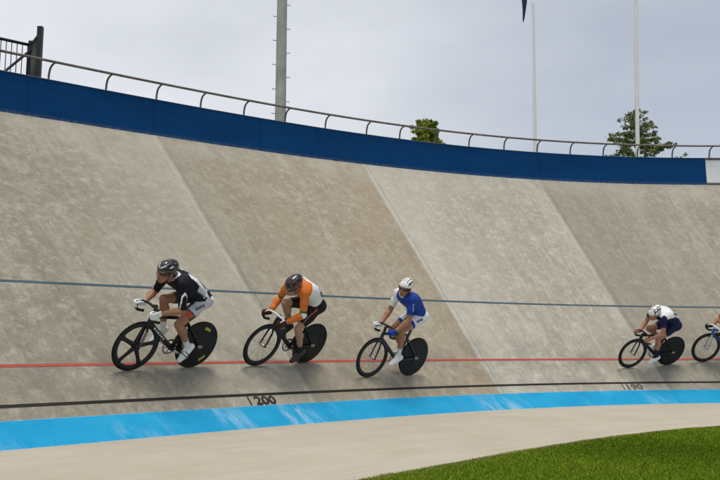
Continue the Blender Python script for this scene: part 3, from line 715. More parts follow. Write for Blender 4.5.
    for s_, p_ in ((1, ph), (-1, ph+math.pi)):
        y0 = s_*.062; e = np.array((BBX+CRL*math.cos(p_), s_*.075, BBZ+CRL*math.sin(p_)))
        mb = MB(); mb.sweep([(BBX, y0, BBZ), (BBX+.5*CRL*math.cos(p_), s_*.070, BBZ+.5*CRL*math.sin(p_)), e], [.017, .013, .013], .007, up=(0, 1, 0), n=10); cr_ = mb.build('crank', cm, o)
        mb = MB(); mb.box(e+np.array((0, s_*.045, 0)), (.03, .03, .008)); mb.sweep([e, e+np.array((0, s_*.07, 0))], .007, n=8); mb.build('pedal', M_CHAIN, cr_, False)
    return o

M_NAVYF = mat('blue_frame_paint', (.03, .10, .33), .3, .1, .15, 20)
M_DKNAVY = mat('dark_navy_paint', (.012, .018, .04), .28, .1, .2, 20)
BIKES = {
 'a': dict(five=True, spoke=.45, crank=203, bar=(-.048, .050, .160), decals=(1.95, .05, 4.05), frame_marks=M_WHITE, fork_stripe=True, crankm=M_ALU, saddle=(-.27, .925)),
 'b': dict(crank=238, bar=(-.088, -.025, .160), barm=M_WHITE, stem=M_CARB, crankm=M_CHAIN, saddle=(-.26, .925)),
 'c': dict(crank=352, bar=(-.155, .035, .160), fork=M_DKNAVY, frame=M_DKNAVY, saddle=(-.29, .985)),
 'd': dict(crank=315, bar=(-.165, -.045, .155), saddle=(-.28, .90)),
 'e': dict(crank=300, bar=(-.15, -.04, .165), frame=M_NAVYF, stem=M_WHITE, barm=M_WHITE, fork=M_SILV, saddle=(-.28, .90))}
BLAB = {'a': 'black track bike with five-spoke front wheel and gold-marked rear disc', 'b': 'black track bike with white handlebar under the orange and white rider', 'c': 'dark navy track bike ridden by the rider in royal blue', 'd': 'black track bike under the rider in white-backed navy jersey', 'e': 'blue framed track bike half cut off at the right edge'}
for k_ in BIKES: make_bike(k_, BLAB[k_], BIKES[k_])

# ------------------------------------------------------------------ riders: one continuous body each, grown from limbs by a smooth union
class Body:
    def __init__(s): s.p = []; s.labels = []
    def cap(s, a, ra, b=None, rb=None, lab='torso', k=.02, s0=0., s1=1., sq=None):
        b = a if b is None else b; rb = ra if rb is None else rb
        s.p.append((np.array(a, float), ra, np.array(b, float), rb, lab, k, s0, s1))
    @staticmethod
    def dist(P, q):
        a, ra, b, rb = q[:4]; ba = b-a; L = ba@ba
        pa = P-a
        h = np.clip((pa@ba)/L, 0, 1) if L > 1e-12 else np.zeros(P.shape[:-1])
        return np.linalg.norm(pa-h[..., None]*ba, axis=-1)-(ra+(rb-ra)*h), h
    def grow(s, vox=.0075):
        lo = np.min([np.minimum(q[0]-q[1], q[2]-q[3]) for q in s.p], 0)-.03; hi = np.max([np.maximum(q[0]+q[1], q[2]+q[3]) for q in s.p], 0)+.03
        n = np.ceil((hi-lo)/vox).astype(int)+1; F_ = np.full(n, 1., np.float32)
        for q in s.p:
            pad = .05+q[5]
            l_ = np.maximum(np.floor((np.minimum(q[0]-q[1], q[2]-q[3])-pad-lo)/vox).astype(int), 0); h_ = np.minimum(np.ceil((np.maximum(q[0]+q[1], q[2]+q[3])+pad-lo)/vox).astype(int)+1, n)
            g = np.stack(np.meshgrid(*[lo[i]+vox*np.arange(l_[i], h_[i]) for i in range(3)], indexing='ij'), -1)
            d, _ = s.dist(g, q); sl_ = tuple(slice(l_[i], h_[i]) for i in range(3)); b = F_[sl_]; k = q[5]
            h = np.maximum(k-np.abs(b-d), 0)/k; F_[sl_] = np.minimum(b, d)-h*h*k*.25
        V, Q = surface_nets(F_, lo, vox)
        # which limb each vertex belongs to
        D = np.stack([s.dist(V, q)[0] for q in s.p], 1); bi = D.argmin(1)
        H = np.empty(len(V)); lab = np.array([q[4] for q in s.p])[bi]
        for i, q in enumerate(s.p):
            m = bi == i
            if m.any(): H[m] = q[6]+(q[7]-q[6])*s.dist(V[m], q)[1]
        s.V, s.Q, s.lab, s.h = V, Q, lab, H
def surface_nets(A, lo, vox):
    ins = A < 0; nx, ny, nz = A.shape
    cnt = sum(ins[i:nx-1+i, j:ny-1+j, k:nz-1+k].astype(np.int8) for i in (0, 1) for j in (0, 1) for k in (0, 1))
    act = (cnt > 0) & (cnt < 8); idx = -np.ones(act.shape, int); C = np.argwhere(act); idx[tuple(C.T)] = np.arange(len(C))
    acc = np.zeros((len(C), 3)); num = np.zeros(len(C)); i, j, k = C.T
    cor = [(a, b, c) for a in (0, 1) for b in (0, 1) for c in (0, 1)]
    for p in cor:
        for ax in range(3):
            if p[ax]: continue
            q = list(p); q[ax] = 1
            v0 = A[i+p[0], j+p[1], k+p[2]]; v1 = A[i+q[0], j+q[1], k+q[2]]; m = (v0 < 0) != (v1 < 0)
            t = np.where(m, v0/np.where(m, v0-v1, 1), 0); pt = np.tile(np.array(p, float), (len(C), 1)); pt[:, ax] = t
            acc[m] += pt[m]; num[m] += 1
    V = lo+vox*(C+acc/num[:, None]); Q = []
    for ax in range(3):
        b, c = (ax+1) % 3, (ax+2) % 3
        sl0 = [slice(None)]*3; sl1 = [slice(None)]*3; sl0[ax] = slice(0, -1); sl1[ax] = slice(1, None)
        x0, x1 = ins[tuple(sl0)], ins[tuple(sl1)]; E = np.argwhere(x0 != x1); E = E[(E[:, b] > 0) & (E[:, c] > 0)]
        fl = x0[tuple(E.T)]
        def cell(db, dc): q = E.copy(); q[:, b] += db; q[:, c] += dc; return idx[tuple(q.T)]
        q4 = np.stack([cell(-1, -1), cell(0, -1), cell(0, 0), cell(-1, 0)], 1); q4[~fl] = q4[~fl][:, ::-1]; Q.append(q4)
    return V, np.concatenate(Q)
def mesh_np(name, V, Q, mi=None):
    me = bpy.data.meshes.new(name); me.vertices.add(len(V)); me.vertices.foreach_set('co', np.asarray(V, np.float32).ravel())
    n, m = Q.shape; me.loops.add(n*m); me.loops.foreach_set('vertex_index', Q.ravel().astype(np.int32)); me.polygons.add(n)
    me.polygons.foreach_set('loop_start', (np.arange(n)*m).astype(np.int32)); me.polygons.foreach_set('loop_total', np.full(n, m, np.int32))
    if mi is not None: me.polygons.foreach_set('material_index', np.asarray(mi, np.int32))
    me.update(); me.validate(); return me
def vnormals(V, Q):
    N_ = np.zeros_like(V); a, b, c, d = V[Q[:, 0]], V[Q[:, 1]], V[Q[:, 2]], V[Q[:, 3]]; f = np.cross(c-a, d-b)
    for i in range(4): np.add.at(N_, Q[:, i], f)
    return N_/(np.linalg.norm(N_, axis=1)[:, None]+1e-12)
def garment(name, B, fsel, mi, mats, parent, t=.005, wr=0.):
    """cloth over the chosen body faces, lifted off the skin, with a folded-in hem"""
    Q = B.Q[fsel]; mi = np.asarray(mi)[fsel]; use = np.unique(Q); mp_ = -np.ones(len(B.V), int); mp_[use] = np.arange(len(use)); Qn = mp_[Q]; n = len(use)
    # hem edges: directed edges used once
    e = np.concatenate([Qn[:, [i, (i+1) % 4]] for i in range(4)]); key = np.sort(e, 1); _, inv_, ct = np.unique(key, axis=0, return_inverse=True, return_counts=True); bd = e[ct[inv_.ravel()] == 1]
    fold = np.array([mnoise.noise(Vector((p[0]*17+p[2]*9, p[1]*13, p[2]*26-p[0]*8)))+.6*mnoise.noise(Vector((p[0]*44, p[1]*30, p[2]*50))) for p in B.V[use]])
    Vo = B.V[use]+B.N[use]*(t+fold*wr)[:, None]; Vi = B.V[use]-B.N[use]*.002
    sk = np.stack([bd[:, 1], bd[:, 0], bd[:, 0]+n, bd[:, 1]+n], 1)
    allV = np.vstack([Vo, Vi]); allQ = np.vstack([Qn, sk]); f1 = np.zeros(len(sk), int)
    used = np.unique(allQ); m2 = -np.ones(len(allV), int); m2[used] = np.arange(len(used))
    hem_m = np.concatenate([mi, np.full(len(sk), mi[0] if len(mi) else 0)])
    me = mesh_np(name, allV[used], m2[allQ], hem_m)
    return link(name, me, mats, parent)
def ik(a, c, l1, l2, pole):
    a, c = np.array(a, float), np.array(c, float); d = c-a; L = np.linalg.norm(d); L_ = min(L, (l1+l2)*.999); u = d/L
    x = (l1*l1-l2*l2+L_*L_)/(2*L_); h = math.sqrt(max(l1*l1-x*x, 0)); p = np.array(pole, float); p -= u*(p@u); p /= np.linalg.norm(p)
    return a+u*x*(L/L_)+p*h

SKIN = {}
def skin_mat(name, c): return mat(name, c, .5, 0, .10, 14, .08, 0, .35, bscale=90)
M_LENS = mat('dark_lens', (.012, .012, .014), .12, 0, .1, 10, 0, .6)
M_HAIR = mat('dark_hair', (.02, .014, .01), .6, 0, .3, 80, .3)
M_LIP = mat('lips', (.26, .10, .08), .5, 0, .1, 30)
M_EYEW = mat('eye_white', (.6, .58, .55), .25, 0, .03); M_IRIS = mat('eye_iris', (.03, .02, .015), .2, 0, .1)
def cloth(name, c, var=.10): return mat(name, c, .62, 0, var, 9, .55, 0, .16, bscale=17)
C_BLK = cloth('black_lycra', (.008, .009, .014)); C_WHT = cloth('white_lycra', (.80, .80, .82), .04); C_GRY = cloth('charcoal_lycra', (.05, .055, .07)); C_RED = cloth('coral_lycra', (.55, .08, .05))
C_ORG = cloth('orange_lycra', (.64, .165, .028)); C_GRN = cloth('green_lycra', (.06, .15, .05)); C_BRN = cloth('dark_brown_lycra', (.022, .014, .013)); C_STR = cloth('pinkish_piping', (.25, .12, .11))
C_BLU = cloth('royal_blue_lycra', (.014, .055, .33)); C_NVY = cloth('navy_lycra', (.012, .015, .06)); C_LIL = cloth('pale_lilac_lycra', (.52, .53, .62), .06); C_MAR = cloth('maroon_knit', (.06, .015, .018))
C_GBLK = cloth('black_knit', (.02, .018, .018)); C_WSOCK = cloth('white_sock_knit', (.70, .71, .74), .06); C_SHOE = mat('white_shoe_leather', (.80, .80, .80), .4, 0, .06, 20, .1); C_SHOEB = mat('black_shoe_leather', (.018, .018, .02), .4, 0, .2, 20, .1)
M_STRAP = mat('dark_strap', (.03, .03, .035), .7)

def make_person(k, label, P):
    mw = frame_matrix(k); B = Body()
    hip, sh = np.array((P['hip'][0], 0, P['hip'][1])), np.array((P['sh'][0], 0, P['sh'][1])); dx, dz, w = BIKES[k]['bar']
    ax = sh-hip; axu = ax/np.linalg.norm(ax); nrm = np.array((-axu[2], 0, axu[0])); arch = P.get('arch', .055)
    W_ = P.get('w', .95)
    spine = lambda s_: hip+ax*s_+nrm*arch*math.sin(math.pi*min(max(s_, 0), 1))
    st_s = np.array([0, .15, .3, .45, .6, .75, .88, 1.0]); hw = np.interp(st_s, [0, .25, .5, .75, .9, 1], [.062, .056, .060, .082, .105, .100])*W_; rr = np.interp(st_s, [0, .25, .5, .75, .9, 1], [.112, .102, .104, .112, .098, .080])*W_
    for i, s_ in enumerate(st_s):
        c = spine(s_)+(nrm*-.012 if s_ < .8 else 0); B.cap(c+(0, -hw[i], 0), rr[i], c+(0, hw[i], 0), rr[i], 'torso', .035, s_, s_)
    for y in (-1, 1):   # buttocks, shoulder blades, spine groove stays between
        B.cap(hip+(-.03, y*.072, -.012), .104*W_, None, None, 'torso', .03, .0, .0)
        c = spine(.80)+nrm*.045; B.cap(c+(0, y*.075, 0), .066, spine(.62)+nrm*.035+(0, y*.08, 0), .055, 'torso', .04, .80, .62)
        B.cap(sh+nrm*.02+(0, y*.06, 0), .062, sh+nrm*.0+(0, y*.142, 0), .056, 'torso', .04, .93, .97)
    # head
    hc = np.array((P['head'][0], P['head'][2] if len(P['head']) > 2 else 0., P['head'][1])); pt, yw = R(P.get('pitch', -10)), R(P.get('yaw', 12))
    Fd = np.array((math.cos(pt)*math.cos(yw), math.cos(pt)*math.sin(yw), math.sin(pt))); Sd = np.cross((0, 0, 1), Fd); Sd /= np.linalg.norm(Sd)
    Ud = np.cross(Fd, Sd); rl_ = R(P.get('roll', 0)); Sd, Ud = Sd*math.cos(rl_)+Ud*math.sin(rl_), Ud*math.cos(rl_)-Sd*math.sin(rl_)
    HS = P.get('hs', 1.06)
    Hm = lambda f, s_, u: hc+HS*(Fd*f+Sd*s_+Ud*u)
    hcap = lambda a, ra, b=None, rb=None, lab='head', kk=.015: B.cap(Hm(*a), ra*HS, Hm(*b) if b else None, rb*HS if rb else None, lab, kk)
    hcap((-.035, 0, .035), .079, (.022, 0, .035), .076, 'cranium')
    hcap((.048, 0, -.01), .050, (.050, 0, -.07), .046); hcap((.062, 0, -.098), .027)
    for y in (-1, 1):
        hcap((.0, y*.046, -.052), .026, (.058, y*.016, -.100), .022); hcap((.084, y*.028, .022), .015, None, None, 'head', .012); hcap((.068, y*.036, -.03), .024)
        hcap((-.012, y*.080, .004), .013, (-.006, y*.080, -.032), .010, 'ear', .006)
    hcap((.098, 0, .004), .009, (.114, 0, -.036), .013, 'head', .010)
    hcap((.096, -.014, -.066), .008, (.096, .014, -.066), .008, 'lip', .006); hcap((.093, -.010, -.077), .008, (.093, .010, -.077), .008, 'lip', .006)
    B.cap(spine(1.)+nrm*.015+axu*.01, .066, Hm(-.030, 0, -.055), .056, 'neck', .03)
    # arms and hands
    J = {}
    bp = np.array(bar_path(dx, dz, w))
    for y in (1, -1):
        S_ = sh+np.array((P.get('shx', 0), y*.168*W_, -.004)); T = (bp[5]*.6+bp[4]*.4)*(1, y, 1)
        wr = T+np.array((-.098, -y*.004, .022)); E = ik(S_, wr, P.get('ua', .295), P.get('fa', .262), (-.35, y*P.get('flare', .5), -.62))
        J[y] = (S_, E, wr, T)
        B.cap(S_+(0, -y*.012, .004), .060*W_, None, None, 'uparm', .04, 0, 0)
        m_ = S_+(E-S_)*.45; B.cap(S_, .054*W_, m_, .051*W_, 'uparm', .03, 0, .45); B.cap(m_, .051*W_, E, .040, 'uparm', .02, .45, 1)
        m_ = E+(wr-E)*.28; B.cap(E, .041, m_, .044, 'forearm', .015, 0, .28); B.cap(m_, .044, wr, .027, 'forearm', .015, .28, 1)
        # palm behind the bar, four fingers closing round the outside of it, thumb round the inside
        up = np.array((.28, 0, .96)); up /= np.linalg.norm(up); fw = np.array((.96, 0, -.28))
        for i, (hh_, ln_) in enumerate(((.031, 1.0), (.010, 1.08), (-.011, 1.0), (-.031, .82))):
            b_ = T+up*hh_; K = b_-fw*.026+np.array((0, y*.020, 0)); hl = 'hand'
            B.cap(wr+up*hh_*.45, .021, K, .0135, hl, .012)
            m1 = b_+fw*.010*ln_+np.array((0, y*.029, 0)); m2 = b_+fw*.030*ln_+np.array((0, y*.006, 0)); m3 = b_+fw*.020*ln_+np.array((0, -y*.018*ln_, 0))
            B.cap(K, .0115, m1, .0105, hl, .004); B.cap(m1, .0105, m2, .0098, 'finger', .003); B.cap(m2, .0098, m3, .0088, 'finger', .003)
        t0 = wr+fw*.030+up*.014+np.array((0, -y*.014, 0)); t1 = T-fw*.012+up*.030+np.array((0, -y*.026, 0)); t2 = T+fw*.016+up*.022+np.array((0, -y*.024, 0))
        B.cap(t0, .016, t1, .0125, 'hand', .010); B.cap(t1, .0120, t2, .0100, 'finger', .003)
    # legs and feet
    ph = R(BIKES[k]['crank']); FT_ = {}
    for y, p_, psi in ((1, ph, R(P['toe'][0])), (-1, ph+math.pi, R(P['toe'][1]))):
        H_ = hip+(P.get('hjx', .03), y*.088, -.03); pd = np.array((BBX+CRL*math.cos(p_), y*.122, BBZ+CRL*math.sin(p_)))
        d = np.array((math.cos(psi), 0, -math.sin(psi))); u = np.array((math.sin(psi), 0, math.cos(psi)))
        ball = pd+u*.040; heel = ball-d*.150; ank = heel+d*.040+u*.060+np.array((0, -y*.010, 0)); toe = ball+d*.075-u*.004
        Kn = ik(H_, ank, P.get('th', .415), P.get('shk', .415), (.9, y*P.get('kflare', .10), .35))
        m1 = H_+(Kn-H_)*.4; B.cap(H_, .088*W_, m1, .083*W_, 'thigh', .035, 0, .4); B.cap(m1, .083*W_, Kn+(H_-Kn)*.06, .054, 'thigh', .02, .4, .96)
        B.cap(Kn, .054, None, None, 'knee', .015)
        fdn = (ank-Kn)/np.linalg.norm(ank-Kn); bk = np.cross((0, 1, 0), fdn); bk = bk if bk[0] < 0 else -bk
        c1 = Kn+(ank-Kn)*.12; c2 = Kn+(ank-Kn)*.32+bk*.016; c3 = Kn+(ank-Kn)*.66+bk*.005
        B.cap(c1, .049, c2, .056, 'shank', .02, .1, .32); B.cap(c2, .056, c3, .039, 'shank', .02, .32, .66); B.cap(c3, .039, ank, .032, 'shank', .02, .66, 1.)
        lf = 'foot'; B.cap(heel+u*.008, .030, ball-u*.004, .038, lf, .012); B.cap(ball-u*.004, .038, toe-u*.006, .026, lf, .012); B.cap(ank, .033, ball+u*.010, .030, lf, .015); B.cap(ank, .034, heel+u*.02, .028, lf, .012)
        FT_[y] = (pd, d, u, ball, heel, toe)
    B.grow(); B.N = vnormals(B.V, B.Q)
    Q = B.Q; C = B.V[Q].mean(1); Lb = B.lab[Q]; Hh = B.h[Q[:, 0]]; fl = Lb[:, 0]
    isin = lambda *n_: np.isin(fl, n_)
    hd = (C-hc)/HS; hf, hs_, hu = hd@Fd, hd@Sd, hd@Ud
    mi = np.zeros(len(Q), int); mi[fl == 'lip'] = 1; mi[(fl == 'cranium') & (hf < .035) & (hu > -.045)] = 2
    mi[(fl == 'neck') & (hf < -.06) & (hu > -.075)] = 2
    sm = skin_mat(P['skin'][0], P['skin'][1])
    me = mesh_np('person', B.V, B.Q, mi); body = link('person', me, [sm, M_LIP, M_HAIR]); body.matrix_world = mw; tag(body, label, 'person', 'riders of the racing line')
    side = np.sign(C[:, 1])
    # --- clothes
    tor = (C-hip)@axu/np.linalg.norm(ax); sp_ = np.array([spine(s_) for s_ in np.clip(tor, 0, 1)]); ang = np.degrees(np.arctan2((C-sp_)@nrm, np.abs(C[:, 1])))
    slv = P.get('sleeve', .9); fore = P.get('fore', -1)
    jer = (isin('torso') & (tor > P.get('waist', .12)) & ~((Hh > 2))) | ((fl == 'uparm') & (Hh < slv)) | ((fl == 'forearm') & (Hh < fore))
    jer &= ~((fl == 'torso') & (((C-sh)@axu) > .095))
    jm = P['jersey'](dict(s=tor, ang=ang, lab=fl, h=Hh, C=C, side=side, hip=hip, sh=sh, axu=axu, nrm=nrm))
    jo = garment('jersey', B, jer, jm, P['jmats'], body, .0070, .0034)
    sho = (isin('torso') & (tor <= P.get('waist', .12)+.02)) | ((fl == 'thigh') & (Hh < P.get('short', .62)))
    garment('shorts', B, sho, P['shorts'](dict(s=tor, ang=ang, lab=fl, h=Hh, C=C, side=side, hip=hip)), P['smats'], body, .0050, .0020)
    for y in (1, -1):
        if P.get('glove'):
            gm = P['glove'][0 if y > 0 else 1]
            if gm is not None: 
                gs = (isin('hand', 'finger') | ((fl == 'forearm') & (Hh > .93))) & (side == y)
                if P.get('bare_tips'): gs &= fl != 'finger'
                garment('glove', B, gs, np.zeros(len(Q), int), [gm], body, .0030)
        pd, d, u, ball, heel, toe = FT_[y]
        fsel = (fl == 'foot') & (side == y) & (((C-pd)@u) < .092)
        fu = (C-pd)@u; fd = (C-pd)@d
        sm_ = np.where(fu < .014, 1, np.where((np.abs(fd+.005) < .007) | (np.abs(fd+.045) < .007), 2, 0))
        garment('shoe', B, fsel, sm_, P['shoe'], body, .0060)
        garment('sock', B, ((fl == 'shank') & (Hh > P.get('sock', .74)) | ((fl == 'foot') & ~(((C-pd)@u) < .086) & (((C-pd)@d) < -.03))) & (side == y), np.zeros(len(Q), int), [P['sockm']], body, .0030)
    # --- helmet
    mb = MB(); nu, nv = 56, 26; V = []; MI = []
    def hpt(i, j, shrink=0.):
        v = i/(nv-1); q = 2*math.pi*j/nu; cq, sq_ = math.cos(q), math.sin(q)
        lim = math.radians(93+9*(-cq)+ (4 if abs(sq_) > .8 else 0)); t = v*lim
        fr_ = .116 if cq > 0 else .150; tail = .022*max(0, -cq)**3*math.sin(t)**2
        r0 = 1-shrink
        return (r0*fr_*math.sin(t)*cq-.012, r0*.096*math.sin(t)*sq_, .030+r0*(.098+.012*math.sin(t)*max(0, -cq))*math.cos(t)+tail)
    ventf = P['helmet'][2]
    for i in range(nv):
        for j in range(nu):
            q = 2*math.pi*j/nu; v = i/(nv-1); f, s_, u_ = hpt(i, j); V.append((f, s_, u_))
    def isvent(f, s_, u_):
        b = abs(s_); lane = (b+.0085) % .036
        return lane < .013 and -.115 < f < .075 and u_ > .062 and abs(((f+.02) % .085)-.0425) < .033
    n0 = len(V); Vw = [Hm(f-(0), s_, u_) for f, s_, u_ in V]
    Fc = []; FM = []
    for i in range(nv-1):
        for j in range(nu):
            a_, b_, c_, d_ = i*nu+j, (i+1)*nu+j, (i+1)*nu+(j+1) % nu, i*nu+(j+1) % nu
            cc = np.mean([V[a_], V[b_], V[c_], V[d_]], 0)
            Fc.append((a_, b_, c_, d_)); FM.append(1 if isvent(*cc) else (ventf(cc) if ventf else 0))
    # inner rim
    Vin = [Hm(*(np.array(V[(nv-1)*nu+j])*(1, .90, 1)+(0, 0, .012)-np.array((V[(nv-1)*nu+j][0]*.08, 0, 0)))) for j in range(nu)]
    Vw += Vin; Fc += [((nv-1)*nu+j, n0+j, n0+(j+1) % nu, (nv-1)*nu+(j+1) % nu) for j in range(nu)]; FM += [0]*nu
    # sink the vent faces' vertices
    vv = set(); edge = set()
    for f_, m_ in zip(Fc, FM):
        (vv if m_ == 1 else edge).update(f_)
    for i in vv-edge: Vw[i] = Vw[i]-(Vw[i]-Hm(-.01, 0, .03))*.10
    mb.v = [tuple(p) for p in Vw]; mb.f = Fc; mb.m = FM
    hel = mb.build('helmet', P['helmet'][1], body)
    for y in (1, -1):
        mb = MB(); mb.sweep([Hm(.035, y*.087, .030), Hm(.030, y*.080, -.02), Hm(.022, y*.066, -.075), Hm(.045, y*.03, -.118), Hm(.052, 0, -.128)], .0065, .002, up=Fd, n=6)
        mb.build('chin_strap', M_STRAP, hel)
    # --- eyewear or eyes
    if P.get('shades', True):
        mb = MB(); aa = np.linspace(-1.15, 1.15, 17); V = []; t_ = P.get('lensh', .019)
        for a_ in aa:
            for r_, du in ((.0, t_), (.0, -t_*(1-.25*abs(a_))), (-.004, -t_*(1-.25*abs(a_))), (-.004, t_)):
                V.append(Hm((.104+r_)*math.cos(a_)**.8 if abs(a_) < 1.5 else 0, (.082+r_)*math.sin(a_), .003+du-.004*abs(a_)))
        n = len(aa); mb.add(V, [(i*4+q, (i+1)*4+q, (i+1)*4+(q+1) % 4, i*4+(q+1) % 4) for i in range(n-1) for q in range(4)]+[(0, 1, 2, 3), tuple((n-1)*4+q for q in (3, 2, 1, 0))])
        gl_ = mb.build('sunglasses', M_LENS, body)
        for y in (1, -1): MB().sweep([Hm(.048, y*.078, .008), Hm(-.01, y*.086, .006)], .003, .005, n=6).build('temple_arm', M_LENS, gl_)
    else:
        for y in (1, -1):
            e = MB().ball(Hm(.082, y*.030, .004), .0125*HS).build('eye', M_EYEW, body); MB().ball(Hm(.0915, y*.0305, .004), .0060*HS).build('iris', M_IRIS, e)
    # --- decals laid onto the cloth (race number, lettering bars)
    jb = BVHTree.FromPolygons([Vector(v) for v in B.V+B.N*.0085], [tuple(q) for q in B.Q.tolist()])
    def decal(name, shapes, origin, right, upv, nv_, m, lift=.003, parent=jo):
        right = np.array(right, float); right /= np.linalg.norm(right); nv_ = np.array(nv_, float); nv_ /= np.linalg.norm(nv_); upv = np.cross(nv_, right)
        mb = MB()
        for V2, F2 in shapes:
            out = []
            for a_, b_ in V2:
                p = np.array(origin)+right*a_+upv*b_+nv_*.24
                h_ = jb.ray_cast(Vector(p), Vector(-nv_), .5)
                out.append(np.array(h_[0])+nv_*lift if h_[0] is not None else None)
            F2 = [f for f in F2 if all(out[i] is not None for i in f)]
            mb.add([o_ if o_ is not None else (0, 0, 0) for o_ in out], F2)
        used = sorted({i for f in mb.f for i in f}); m_ = {u: i for i, u in enumerate(used)}
        mb.v = [mb.v[u] for u in used]; mb.f = [tuple(m_[i] for i in f) for f in mb.f]
        if mb.f: return mb.build(name, m, parent)
    def rect(x0, x1, y0, y1, n=6, m=5):
        xs, ys = np.linspace(x0, x1, n), np.linspace(y0, y1, m); return [(x, y) for x in xs for y in ys], [(i*m+j, (i+1)*m+j, (i+1)*m+j+1, i*m+j+1) for i in range(n-1) for j in range(m-1)]
    if P.get('number'):
        txt, s_, sd0, mt = P['number']; o_ = spine(s_); nn = nrm*math.cos(sd0)+np.array((0, 1, 0))*math.sin(sd0)+axu*-.25; rt = np.array((0, -1, 0))*math.cos(sd0)+nrm*math.sin(sd0)
        decal('race_number_patch', [rect(-.082, .082, -.085, .085, 9, 9)], o_, rt, None, nn, C_WHT, .0025)
        V2, F2 = text_mesh(txt, .165, .006); V2 = V2-(V2.min(0)+V2.max(0))/2; V2[:, 0] *= .82
        # break long triangles so the digits follow the back
        bm = bmesh.new(); vs = [bm.verts.new((a_, b_, 0)) for a_, b_ in V2]
        for f in F2:
            try: bm.faces.new([vs[i] for i in f])
            except ValueError: pass
        bmesh.ops.triangulate(bm, faces=bm.faces[:]); bmesh.ops.subdivide_edges(bm, edges=bm.edges[:], cuts=2); bm.verts.index_update()
        decal('race_number', [([(v.co.x, v.co.y) for v in bm.verts], [tuple(v.index for v in f.verts) for f in bm.faces])], o_, rt, None, nn, mt, .006); bm.free()
    for nm, org, rt, nn, bars, m_ in P.get('bars', lambda J, hip, sh: ())(J, hip, sh): decal(nm, [rect(*b_, 4, 3) for b_ in bars], org, rt, None, nn, m_, .003)
    return body

def tone(*c): return lambda g: np.select([x for x, _ in c[:-1]], [v for _, v in c[:-1]], c[-1])
# rider in black: pale side bands, white collar, white sleeve stripe
def jerA(g):
    m = np.zeros(len(g['s']), int); t = g['lab'] == 'torso'; s_, a = g['s'], g['ang']
    m[t & (np.abs(a-(14+62*np.clip(s_-.28, 0, 1))) < 13) & (s_ > .22) & (s_ < .86)] = 1
    m[t & (np.abs(a-4) < 15) & (s_ > .16) & (s_ < .52)] = 2
    m[np.linalg.norm(g['C']-(g['sh']+g['axu']*.06+g['nrm']*.03), axis=1) < .098] = 1
    m[t & (a < -8)] = 0
    ua = (g['lab'] == 'uparm'); y = g['C'][:, 1]
    m[ua & (g['h'] > .25) & (g['h'] < .95) & (np.abs(np.abs(y)-(.228+.055*g['h'])) < .005) & (np.abs(y) > .2)] = 1
    return m
def shoA(g):
    m = np.zeros(len(g['s']), int); th = g['lab'] == 'thigh'; o_ = np.abs(g['C'][:, 1]) > .105
    m[th & o_ & (g['h'] < .50)] = 1; m[th & (g['h'] > .54) & (g['side'] > 0)] = 2; m[(g['lab'] == 'torso') & (np.abs(g['ang']+5) < 28)] = 1
    m[th & (g['h'] > .46) & (g['C'][:, 2] < np.interp(g['C'][:, 0], [-.2, .2], [.85, .70]))] = 0
    return m
def jerB(g):
    m = np.zeros(len(g['s']), int); t = g['lab'] == 'torso'; m[t] = 1; m[t & ((g['s'] > .88) | ((g['ang'] < -22) & (g['s'] > .74)))] = 0
    m[t & (g['s'] < .30)] = 1; m[t & (g['s'] < .2)] = 3
    ua = g['lab'] == 'uparm'; m[ua & (g['h'] > .80)] = 2; m[ua & (g['h'] > .92)] = 1
    m[(g['lab'] == 'forearm') & (g['h'] < .07)] = 1
    return m
def shoB(g):
    m = np.zeros(len(g['s']), int); th = g['lab'] == 'thigh'; m[th & (np.abs(np.abs(g['C'][:, 1])-.158) < .006) & (g['h'] > .1)] = 1; return m
def jerC(g):
    m = np.zeros(len(g['s']), int); t = g['lab'] == 'torso'; y = g['C'][:, 1]
    m[t & (y < -.105) & (g['s'] > .66)] = 1; m[(g['lab'] == 'uparm') & (g['side'] < 0)] = 1; m[np.linalg.norm(g['C']-(g['sh']+g['axu']*.06+g['nrm']*.03), axis=1) < .090] = 1
    m[t & (np.abs(g['ang']-52) < 6) & (g['s'] > .30) & (g['s'] < .5)] = 1
    return m
def shoC(g):
    m = np.zeros(len(g['s']), int); th = g['lab'] == 'thigh'; m[th & (g['h'] > .50)] = 1; m[th & (np.abs(g['C'][:, 1]) < .06)] = 1; return m
def jerD(g):
    m = np.zeros(len(g['s']), int); t = g['lab'] == 'torso'; m[t & (g['ang'] > 0+np.clip(.62-g['s'], 0, 1)*75) & (g['s'] > .16)] = 1; return m
def shoD(g): return np.zeros(len(g['s']), int)

HV = M_CHAIN
H_BLK = mat('black_helmet_shell', (.016, .016, .019), .22, 0, .2, 10, 0, .5); H_WHT = mat('white_helmet_shell', (.82, .82, .82), .25, 0, .04, 10, 0, .4); H_RED = mat('red_helmet_graphic', (.30, .03, .025), .3); H_VENT = mat('helmet_vent_shadow', (.012, .012, .013), .9)
def hA(c):  # white winged emblem at the brow, pale strip along the side
    f, s_, u = c
    if f > .02 and .062 < u < .098 and abs(abs(s_)*.9-(u-.058)) < .0065: return 2
    if abs(s_) > .050 and -.07 < f < .03 and abs(u-(.088-.22*(f+.02))) < .006: return 2
    return 0
def hB(c):
    f, s_, u = c; return 2 if abs(s_) > .035 and -.09 < f < .06 and abs(((u-.25*f)*1) % .03-.015) < .0048 else 0
def hC(c):
    f, s_, u = c
    if abs(s_) > .055 and -.04 < f < .05 and .062 < u < .086 and (abs((f % .03)-.015) < .007 or u > .080): return 2
    return 2 if u < .026 and f > .02 else 0
def hD(c):
    f, s_, u = c; return 2 if abs(s_) > .03 and abs(((f+u*.6) % .06)-.03) < .009 else 0

